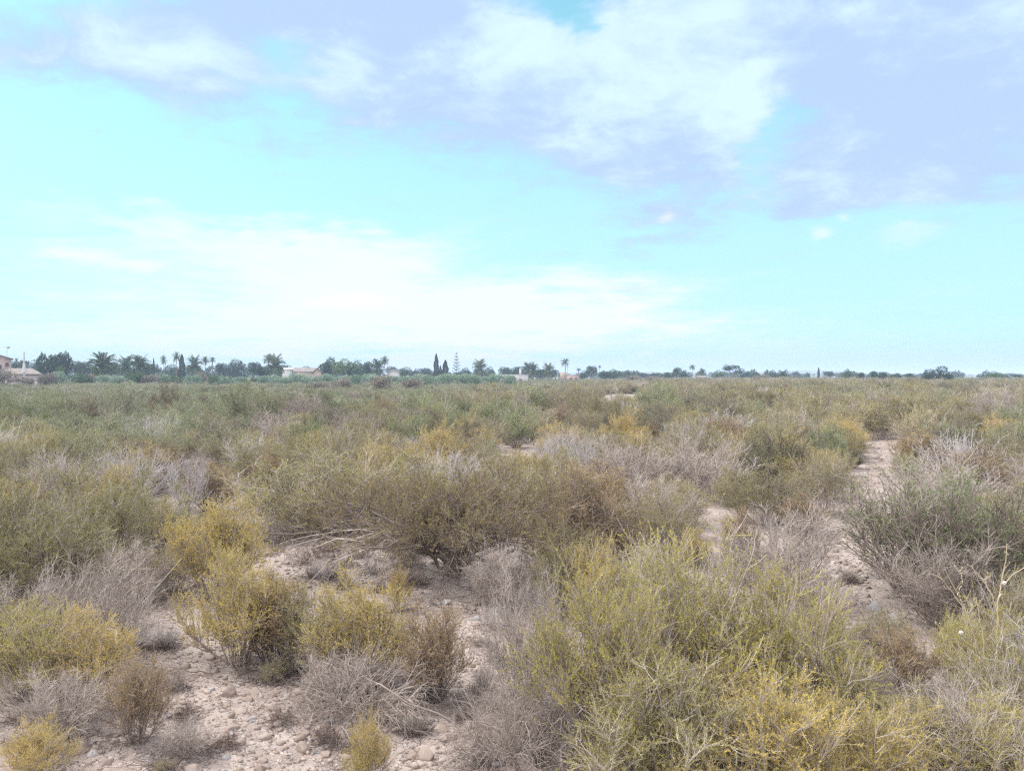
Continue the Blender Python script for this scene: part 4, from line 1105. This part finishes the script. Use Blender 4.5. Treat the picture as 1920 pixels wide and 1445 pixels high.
SK = [
 ('dense', 90, 664, 40, 175, 'dark rounded tree, left half of the big clump right of the farmhouse'),
 ('dense', 119, 661, 40, 178, 'dark rounded tree, right half of the big clump right of the farmhouse'),
 ('green', 112, 684, 20, 168, 'small bright green bush-like tree before the dark clump'),
 ('round', 24, 678, 30, 230, 'dark tree just behind the farmhouse roof'), ('round', 48, 676, 28, 240, 'hazy tree behind the stone gatepost pole'),
 ('fan', 31, 671, 8, 260, 'tiny ball-headed palm above the farmhouse roof'), ('round', 64, 675, 30, 250, 'hazy tree between pole and dark clump'),
 ('round', 150, 677, 34, 220, 'grey-green tree between the dark clump and the large date palm'), ('round', 172, 678, 30, 230, 'low hazy tree left of the large date palm'),
 ('date', 193, 661, 50, 165, 'large spreading date palm, biggest of the palms on the left'),
 ('date', 236, 667, 30, 190, 'middle-sized date palm, middle one of the three spreading palms'), ('date', 262, 665, 36, 180, 'date palm, rightmost of the three spreading palms'),
 ('round', 215, 680, 34, 240, 'low tree filling the gap right of the large date palm'), ('round', 280, 682, 30, 230, 'low tree right of the three spreading palms'),
 ('cypress', 288, 671, 5, 240, 'small thin dark cypress left of the slim palms'), ('slim', 307, 666, 13, 230, 'slim palm with round head, leftmost of the slim ones'),
 ('slim', 331, 659, 16, 215, 'tallest slim palm left of the dark conifer'), ('cypress', 341, 664, 13, 205, 'dark broad conifer between the slim palms'),
 ('date', 364, 666, 28, 215, 'bushy greyish palm right of the dark conifer'), ('slim', 384, 668, 17, 225, 'slim palm with drooping fronds, left of a pair'), ('fan', 398, 669, 13, 228, 'ragged slim palm, right of a pair'),
 ('round', 325, 684, 36, 250, 'low tree below the tallest slim palm'), ('round', 412, 681, 24, 240, 'small dark tree right of the ragged palm'),
 ('round', 440, 675, 44, 260, 'wide rounded tree left of the palm pair'), ('round', 474, 679, 30, 265, 'hazy rounded tree between the wide tree and the palm pair'),
 ('slim', 504, 663, 25, 215, 'left palm of the tall touching pair'), ('date', 516, 664, 34, 205, 'right palm of the tall touching pair, with fuller crown'),
 ('round', 535, 684, 26, 260, 'small tree just right of the palm pair'), ('round', 572, 687, 30, 330, 'low tree behind the tan roofs'),
 ('round', 490, 686, 40, 210, 'low dark tree at the foot of the palm pair'),
 ('dense', 616, 671, 34, 215, 'dark blue-green tree at the left of the large grove'), ('green', 643, 673, 46, 210, 'broad bright green tree in the middle of the large grove'),
 ('green', 668, 676, 34, 212, 'bright green tree at the right of the large grove'), ('round', 690, 678, 24, 225, 'grey-green tree right of the large grove'),
 ('date', 708, 673, 26, 220, 'shaggy palm left of the white cottage'), ('slim', 721, 667, 17, 225, 'slim tall palm above the white cottage'),
 ('round', 735, 687, 24, 300, 'low tree behind the white cottage'), ('round', 765, 689, 34, 320, 'low hedge-like tree right of the white cottage'), ('round', 795, 690, 34, 320, 'low hedge-like tree left of the tall cypress'),
 ('cypress', 818, 663, 11, 235, 'tall black-green columnar cypress, the tallest one'), ('cypress', 826, 685, 7, 240, 'small cypress squeezed between two bigger ones'), ('cypress', 835, 675, 14, 232, 'shorter broad dark cypress beside the tallest'),
 ('norfolk', 856, 662, 20, 240, 'tiered conifer with open level branches'), ('round', 875, 690, 24, 300, 'low tree between tiered conifer and date palm'),
 ('date', 899, 673, 27, 225, 'date palm standing alone right of the tiered conifer'), ('round', 921, 688, 22, 300, 'dark round tree right of the lone date palm'),
 ('round', 948, 688, 26, 300, 'dark round tree above the flat white building'), ('round', 972, 687, 28, 290, 'dark tree right of the flat white building'),
 ('date', 990, 679, 20, 240, 'left palm of the close pair near the flat building'), ('date', 1000, 679, 22, 236, 'right palm of the close pair near the flat building'), ('date', 1029, 680, 24, 245, 'dense palm left of the small cube house'),
 ('round', 1015, 692, 26, 260, 'low tree between palm pair and the dense palm'), ('round', 1042, 693, 20, 280, 'low tree touching the cube house'),
 ('slim', 1060, 672, 17, 260, 'tall slim palm in front of the small cube house'), ('fan', 1085, 690, 11, 330, 'small ball-headed palm right of the cube house'),
 ('round', 1108, 686, 22, 280, 'dark tree with rounded top right of the cube house'), ('round', 1093, 695, 22, 290, 'low tree right behind the cube house'), ('fan', 1124, 684, 6, 420, 'very thin distant palm with tiny head'),
 ('green', 1152, 692, 30, 260, 'green rounded tree right of the thin distant palm'), ('round', 1178, 694, 16, 330, 'little hazy tree right of the green rounded tree'), ('round', 1135, 697, 26, 250, 'low tree left of the green rounded tree'),
 ('round', 1205, 699, 26, 340, 'low hazy tree in the gap of the skyline'), ('round', 1232, 700, 26, 340, 'low hazy tree right in the gap of the skyline'),
 ('round', 1270, 689, 20, 290, 'upright tree left of the slim twin-headed palm'), ('round', 1284, 694, 18, 290, 'smaller tree leaning on the upright one'),
 ('slim', 1298, 683, 12, 290, 'slim palm, tallest right of centre'), ('date', 1317, 690, 14, 300, 'small feathery palm right of the slim one'), ('round', 1255, 698, 24, 280, 'low dark tree left of the upright tree'),
 ('green', 1346, 694, 23, 290, 'round green tree left of the flat-topped tree'), ('umbrella', 1376, 684, 38, 260, 'flat-topped spreading tree with gaps in its crown'),
 ('round', 1397, 696, 16, 300, 'small tree at the right of the flat-topped tree'), ('round', 1418, 699, 18, 310, 'low tree further right of the flat-topped tree'), ('date', 1438, 693, 12, 310, 'small palm between low trees right of centre'),
 ('round', 1451, 694, 17, 290, 'dark tree right of the small palm'), ('date', 1468, 693, 22, 290, 'broad feathery palm-like tree on the skyline'), ('date', 1515, 698, 10, 330, 'tiny palm left of the thin cypress'),
 ('cypress', 1535, 688, 5, 290, 'thin pointed cypress standing alone on the right'), ('umbrella', 1558, 696, 22, 280, 'low flat-crowned tree right of the thin cypress'),
 ('green', 1590, 692, 24, 230, 'pale green rounded tree on the right'), ('round', 1613, 698, 18, 210, 'dark tree, first of the dark row on the right'), ('round', 1636, 696, 18, 212, 'dark tree, second of the dark row on the right'),
 ('round', 1656, 698, 18, 214, 'dark tree, third of the dark row on the right'), ('round', 1680, 700, 26, 220, 'low dark tree, fourth of the dark row on the right'), ('umbrella', 1702, 700, 24, 230, 'low flat dark tree, last of the dark row on the right'),
 ('spread', 1758, 687, 56, 170, 'large spreading pine, biggest tree on the right skyline'), ('round', 1738, 703, 26, 172, 'low dark growth at the left foot of the large pine'), ('round', 1775, 702, 24, 174, 'low dark growth at the right foot of the large pine'),
 ('umbrella', 1837, 703, 16, 330, 'tiny dark tree between the large pine and the domed tree'), ('green', 1866, 696, 32, 230, 'dome-shaped green tree near the right edge'), ('round', 1886, 703, 16, 240, 'low dark tree right of the domed tree'), ('umbrella', 1910, 701, 26, 240, 'flat dark tree at the right edge of the skyline'),
]
for a in SK: tree(*a)
# silver olive grove and grey-green bushes in front of the skyline
for i in range(34):
    u = 430 + i * 16 + random.uniform(-7, 7); D = random.uniform(135, 190)
    tree('silver' if u > 560 or random.random() < .6 else 'green', u, 706 - random.uniform(0, 6) + (u < 560) * 3, random.uniform(26, 44), D, 'low silvery olive tree in the long grove before the cypresses', 'olive grove before the skyline')
for o in [q for q in COL.objects if q.name.startswith('broadleaf_tree') and q.get('group') == 'olive grove before the skyline']:
    o['label'] = 'low green tree at the left end of the long silvery grove'; o['group'] = 'green trees at the left end of the grove'
for i in range(13):
    u = 95 + i * 26 + random.uniform(-8, 8)
    k = random.choice(['bare', 'green', 'green', 'silver'])
    lab = {'bare': 'brownish leafless tree in the row below the three spreading palms', 'green': 'low green tree in the row below the three spreading palms', 'silver': 'silvery low tree in the row below the three spreading palms'}[k]
    tree(k, u, 701 - random.uniform(-3, 5), random.uniform(26, 40), random.uniform(140, 160), lab, {'bare': 'brownish trees left', 'green': 'low green trees left', 'silver': 'silvery trees left'}[k])
for (u, t, w, lab) in [(8, 691, 46, 'brown leafless tree hiding the corner of the farmhouse'), (45, 706, 30, 'thin brown bare tree in front of the low farm wing'), (88, 699, 36, 'brownish bare tree right of the farm wing')]:
    tree('bare', u, t, w, 128, lab, 'bare trees by the farmhouse')
for i, (u, t, w) in enumerate([(640, 708, 40), (600, 716, 40), (715, 703, 40), (775, 709, 36), (155, 727, 44), (1190, 704, 34), (1225, 705, 34), (1430, 702, 30)]):
    tree('bare', u, t, w, 100 if i < 5 else 200, 'reddish-brown leafless small tree rising from the scrub' if i < 5 else 'brownish dry small tree at the far edge of the scrub', 'reddish bare trees in the scrub' if i < 5 else 'dry trees at the far edge of the scrub')

def woodland():
    g = Geo(); tr = Geo()
    for i in range(620):
        u = random.uniform(-500, 2400); D = random.uniform(330, 1400) if u > 1000 else random.uniform(260, 900)
        x = (u - CX) / F * D; h = random.uniform(2.5, 5.2) * (1 + (u < 600) * .35); w = random.uniform(3, 8)
        k = 240; d = unit(rng.normal(size=(k, 3))); lump = np.sin(d @ rng.normal(size=(3, 2)) * 3).sum(1)[:, None] * .12
        P = d * rng.uniform(.6, 1.05, (k, 1)) * (1 + lump) * np.array([w * .5, w * .5, h * .42]) + np.array([x, D, h * .55])
        g.leaves(P, unit(d + rng.normal(size=(k, 3)) * .8), .95, .6, tone=rng.uniform(-.3, 1, k) * .8 + random.uniform(-.2, .3))
        g.tubes(np.array([[[x, D, -.2], [x + .1, D, h * .5]]]), .18, .1, 1)
    tag(obj('woodland', g.build('woodland', [MF['dark'], MBARK])), 'hazy far belt of dark trees and hedges along the horizon', 'woodland', kind='stuff')
woodland()

# ---------------------------------------------------------------- houses
M_PINK = flat_mat('plaster_pink', c4(.36, .26, .22), c4(.44, .33, .28), .8, bump=.1)
M_WHITE = flat_mat('plaster_white', c4(.48, .47, .455), c4(.58, .57, .55), .8)
M_CREAM = flat_mat('plaster_cream', c4(.34, .28, .22), c4(.42, .35, .28), .8)
M_STONEW = flat_mat('plaster_worn', c4(.34, .29, .27), c4(.50, .44, .41), 1.5, bump=.2)
M_GLASS = flat_mat('window_dark', c4(.04, .045, .05), c4(.07, .075, .08), 2, rough=.3)
M_CONC = flat_mat('concrete', c4(.42, .41, .39), c4(.55, .53, .51), 3)
M_METAL = flat_mat('metal', c4(.35, .36, .38), c4(.45, .46, .48), 3, rough=.5)
def tile_mat():
    m, g, out = mat_new('roof_tiles')
    pos = g.new('ShaderNodeTexCoord').outputs['Object']
    wv = g.new('ShaderNodeTexWave', wave_type='BANDS', bands_direction='X'); g.put(wv.inputs['Vector'], pos); wv.inputs['Scale'].default_value = 1.6
    n = g.noise(pos, 1.3, 5, .7)
    col = g.mix(g.step(n, .3, .7), c4(.155, .135, .12), c4(.24, .21, .185))
    col = g.mix(g.m('MULTIPLY', wv.outputs['Fac'], .3), col, c4(.28, .20, .16))
    p = g.new('ShaderNodeBsdfPrincipled'); g.put(p.inputs['Base Color'], col); p.inputs['Roughness'].default_value = .9
    bn = g.new('ShaderNodeBump'); bn.inputs['Strength'].default_value = .6; bn.inputs['Distance'].default_value = .08
    g.put(bn.inputs['Height'], wv.outputs['Fac']); g.l.new(bn.outputs[0], p.inputs['Normal']); g.l.new(p.outputs[0], out.inputs[0])
    return m
M_TILE = tile_mat()

def gable_house(name, u0, u1, eave_v, ridge_v, dist, depth, wall, roofm, label, ridge='x', windows=(), base=-.3, chimney=None, cat='house', hip=False):
    x0, ze = up(u0, eave_v, dist); x1, _ = up(u1, eave_v, dist); _, zr = up(u0, ridge_v, dist)
    cx_ = (x0 + x1) / 2; W = (x1 - x0) / 2
    o = empty(name, (cx_, dist, 0), math.atan2(-cx_, dist), label, cat, 'farm buildings on the skyline')
    w = Geo(); w.box((-W, 0, base), (W, depth, ze))
    ov = .35; r = Geo(); th = .16
    if ridge == 'flat':
        r.box((-W - .1, -.1, ze), (W + .1, depth + .1, ze + max(.2, zr - ze)))
    elif ridge == 'y':      # gable faces the camera
        w.add([(-W, 0, ze), (W, 0, ze), (0, 0, zr - .02), (-W, depth, ze), (W, depth, ze), (0, depth, zr - .02)], [(0, 1, 2), (4, 3, 5)])
        sl = (zr - ze) / W
        for s in (-1, 1):
            e = s * (W + ov)
            r.add([(e, -ov, ze - ov * sl), (0, -ov, zr), (0, depth + ov, zr), (e, depth + ov, ze - ov * sl),
                   (e, -ov, ze - ov * sl + th), (0, -ov, zr + th), (0, depth + ov, zr + th), (e, depth + ov, ze - ov * sl + th)],
                  [(0, 1, 2, 3), (4, 7, 6, 5), (0, 4, 5, 1), (3, 2, 6, 7), (0, 3, 7, 4)])
    else:
        hx = W * .62 if hip else W + ov
        m_ = depth / 2; sl = (zr - ze) / m_
        zE = ze - ov * sl
        r.add([(-W - ov, -ov, zE), (W + ov, -ov, zE), (hx, m_, zr), (-hx, m_, zr), (-W - ov, depth + ov, zE), (W + ov, depth + ov, zE)],
              [(0, 1, 2, 3), (5, 4, 3, 2)]); r.add([(-W - ov, -ov, zE), (-W - ov, depth + ov, zE), (-hx, m_, zr)], [(0, 2, 1)]); r.add([(W + ov, -ov, zE), (W + ov, depth + ov, zE), (hx, m_, zr)], [(0, 1, 2)])
        r.box((-W - ov + .02, -ov + .02, zE - .14), (W + ov - .02, depth + ov - .02, zE - .003))
    obj('wall', w.build('wall', wall), o)
    rf = obj('roof', r.build('roof', roofm), o)
    if chimney:
        c = Geo(); a, b = chimney; c.box((a, depth * .4, ze), (a + .6, depth * .4 + .6, b)); c.box((a - .08, depth * .4 - .08, b), (a + .68, depth * .4 + .68, b + .12))
        obj('chimney', c.build('chimney', M_WHITE), rf)
    for (a, b, ww, hh, door) in windows:
        f = Geo(); f.box((a - .08, -.06, b - .08), (a + ww + .08, -.003, b)); f.box((a - .08, -.06, b + hh), (a + ww + .08, -.003, b + hh + .08))
        f.box((a - .08, -.05, b), (a, -.003, b + hh)); f.box((a + ww, -.05, b), (a + ww + .08, -.003, b + hh))
        fo = obj('door' if door else 'window', f.build('frame', M_STONEW), o)
        p = Geo(); p.box((a, -.03, b), (a + ww, -.003, b + hh)); obj('panel' if door else 'pane', p.build('pane', M_GLASS), fo)
    return o
D0 = 152
h1 = gable_house('farmhouse', -40, 16, 672.5, 663, D0 + 6, 9, M_PINK, M_TILE, 'tall pinkish farmhouse with tiled gable roof cut by the left edge', ridge='y', windows=((.5, 3.6, .9, 1.1, 0), (2.0, 4.4, .6, .8, 0), (-1.5, 4.2, .9, 1.1, 0)))
h2 = gable_house('farm_wing', 4, 70, 700, 690, D0, 7, M_STONEW, M_TILE, 'low worn whitewashed farm wing with tiled hip roof', hip=True, windows=((-2.0, .6, .8, 1.0, 0), (.8, .4, .9, 1.0, 0), (-.6, -.2, .9, 1.9, 1)))
gable_house('shed', 10, 62, 720, 716, 136, 3, M_STONEW, M_TILE, 'low lean-to shed with a narrow tiled roof before the farm wing', windows=((-.6, .35, .9, .35, 0),))
# aerial and pole
x, z = up(13, 650, D0 + 8)
ae = empty('aerial', (x, D0 + 8, 5.0), 0, 'thin television aerial on the pinkish farmhouse roof', 'aerial')
g_ = Geo(); g_.tubes(np.array([[[0, 0, 0.5], [0, 0, z - 5.0]]]), .03, .025, sides=6); obj('mast', g_.build('mast', M_METAL), ae)
g_ = Geo(); g_.tubes(np.array([[[-.9, 0, z - 5.1], [.5, 0, z - 5.1]]]), .025, .025, sides=5)
for k in range(6): g_.tubes(np.array([[[-.8 + k * .22, -.3, z - 5.1], [-.8 + k * .22, .3, z - 5.1]]]), .015, .015)
g_.box((.1, -.15, z - 5.35), (.5, .1, z - 4.9)); obj('antenna', g_.build('antenna', M_METAL), ae)
x, z = up(45, 660, 149)
po = empty('utility_pole', (x, 149, 0), 0, 'tapering concrete pole rising beside the farm wing roof', 'pole')
g_ = Geo(); g_.tubes(np.array([[[0, 0, -.3], [0, 0, 2], [0, 0, z]]]), .22, .14, sides=4); obj('shaft', g_.build('shaft', M_CONC), po)
_, zb = up(45, 690, 149)
g_ = Geo(); g_.tubes(np.array([[[0, 0, zb - .8], [0, 0, zb + 1.0]]]), .38, .2, sides=8); obj('collar', g_.build('collar', M_WHITE), po)

gable_house('cottage', 529, 547, 692, 689, 230, 6, M_WHITE, M_CONC, 'pale bluish cottage right of the tall palm pair', windows=((-.5, .6, .8, 1, 0),))
gable_house('farmhouse', 553, 590, 696, 689, 240, 8, M_CREAM, M_TILE, 'long low farmhouse with tan tiled roof left of the large grove', windows=((-1.5, 1.2, .8, 1, 0), (1, 1.2, .8, 1, 0)))
gable_house('barn', 586, 604, 698, 690, 205, 8, M_CREAM, M_TILE, 'yellowish gabled barn with reddish roof beside the large grove', ridge='y', windows=((-.4, 1.5, .8, .8, 0),))
gable_house('cottage', 726, 749, 697, 693, 225, 6, M_WHITE, M_WHITE, 'bright white cottage with low gable below the slim palm', ridge='y', windows=((-.9, 1.4, .6, .7, 0), (.6, 1.4, .6, .7, 0)))
gable_house('flat_building', 936, 990, 703.5, 702, 215, 6, M_WHITE, M_WHITE, 'long low flat-roofed white building under the round trees', ridge='flat', windows=((-2.6, .6, .8, .9, 0), (-.4, .6, .8, .9, 0), (1.6, .6, .8, .9, 0)), chimney=(1.6, 4.4))
cube = gable_house('cube_house', 1062, 1086, 704, 703, 250, 6, M_PINK, M_CREAM, 'small cream cube-shaped house behind the tall slim palm', ridge='flat', windows=((-1.0, .8, .7, .9, 0), (.8, .8, .7, .9, 0)))
W_ = (up(1062, 700, 250)[0] - up(1050, 700, 250)[0]); xl = up(1050, 700, 250)[0] - cube.location.x
g_ = Geo(); g_.box((xl, .3, -.3), (xl + W_ - .005, 6, up(1050, 697.5, 250)[1])); obj('tower', g_.build('tower', M_CREAM), cube)
x, z = up(1065, 686, 255)
po = empty('utility_pole', (x, 257, 0), 0, 'slim pole behind the small cube house', 'pole')
g_ = Geo(); g_.tubes(np.array([[[0, 0, -.2], [0, 0, z]]]), .12, .09, sides=6); obj('shaft', g_.build('shaft', M_CONC), po)
g_ = Geo(); g_.tubes(np.array([[[-.5, 0, z - .3], [.5, 0, z - .3]]]), .05, .05, sides=4); obj('crossarm', g_.build('crossarm', M_CONC), po)
x0, _ = up(850, 700, 214); x1, _ = up(890, 700, 214)
g_ = Geo(); g_.box((x0, 214, -.2), (x1, 214.3, 2.35)); g_.box((x0 - .1, 213.93, 2.352), (x1 + .1, 214.37, 2.5))
tag(obj('garden_wall', g_.build('garden_wall', M_CREAM)), 'long tan garden wall below the tiered conifer', 'wall')
for (u0, u1, v, D) in ((1428, 1450, 712, 190), (1310, 1322, 707, 240)):
    gable_house('cottage', u0, u1, v, v - 3, D, 5, M_WHITE, M_TILE, 'tiny pale cottage peeping over the scrub ' + ('left of the broad feathery palm' if u0 > 1400 else 'below the small feathery palm'), windows=((-.5, .6, .6, .7, 0),))

# ---------------------------------------------------------------- haze
def haze():
    g = Geo(); g.box((-9500, -9400, -4), (9500, 9600, 17))
    m, gg, out = mat_new('haze')
    v = gg.new('ShaderNodeVolumePrincipled'); v.inputs['Color'].default_value = c4(.62, .76, 1.0); v.inputs['Density'].default_value = HAZE
    v.inputs['Anisotropy'].default_value = 0.0
    gg.l.new(v.outputs[0], out.inputs['Volume'])
    tag(obj('haze', g.build('haze', m)), 'pale blue summer haze over the plain', 'haze', kind='stuff')
HAZE = .0006
haze()
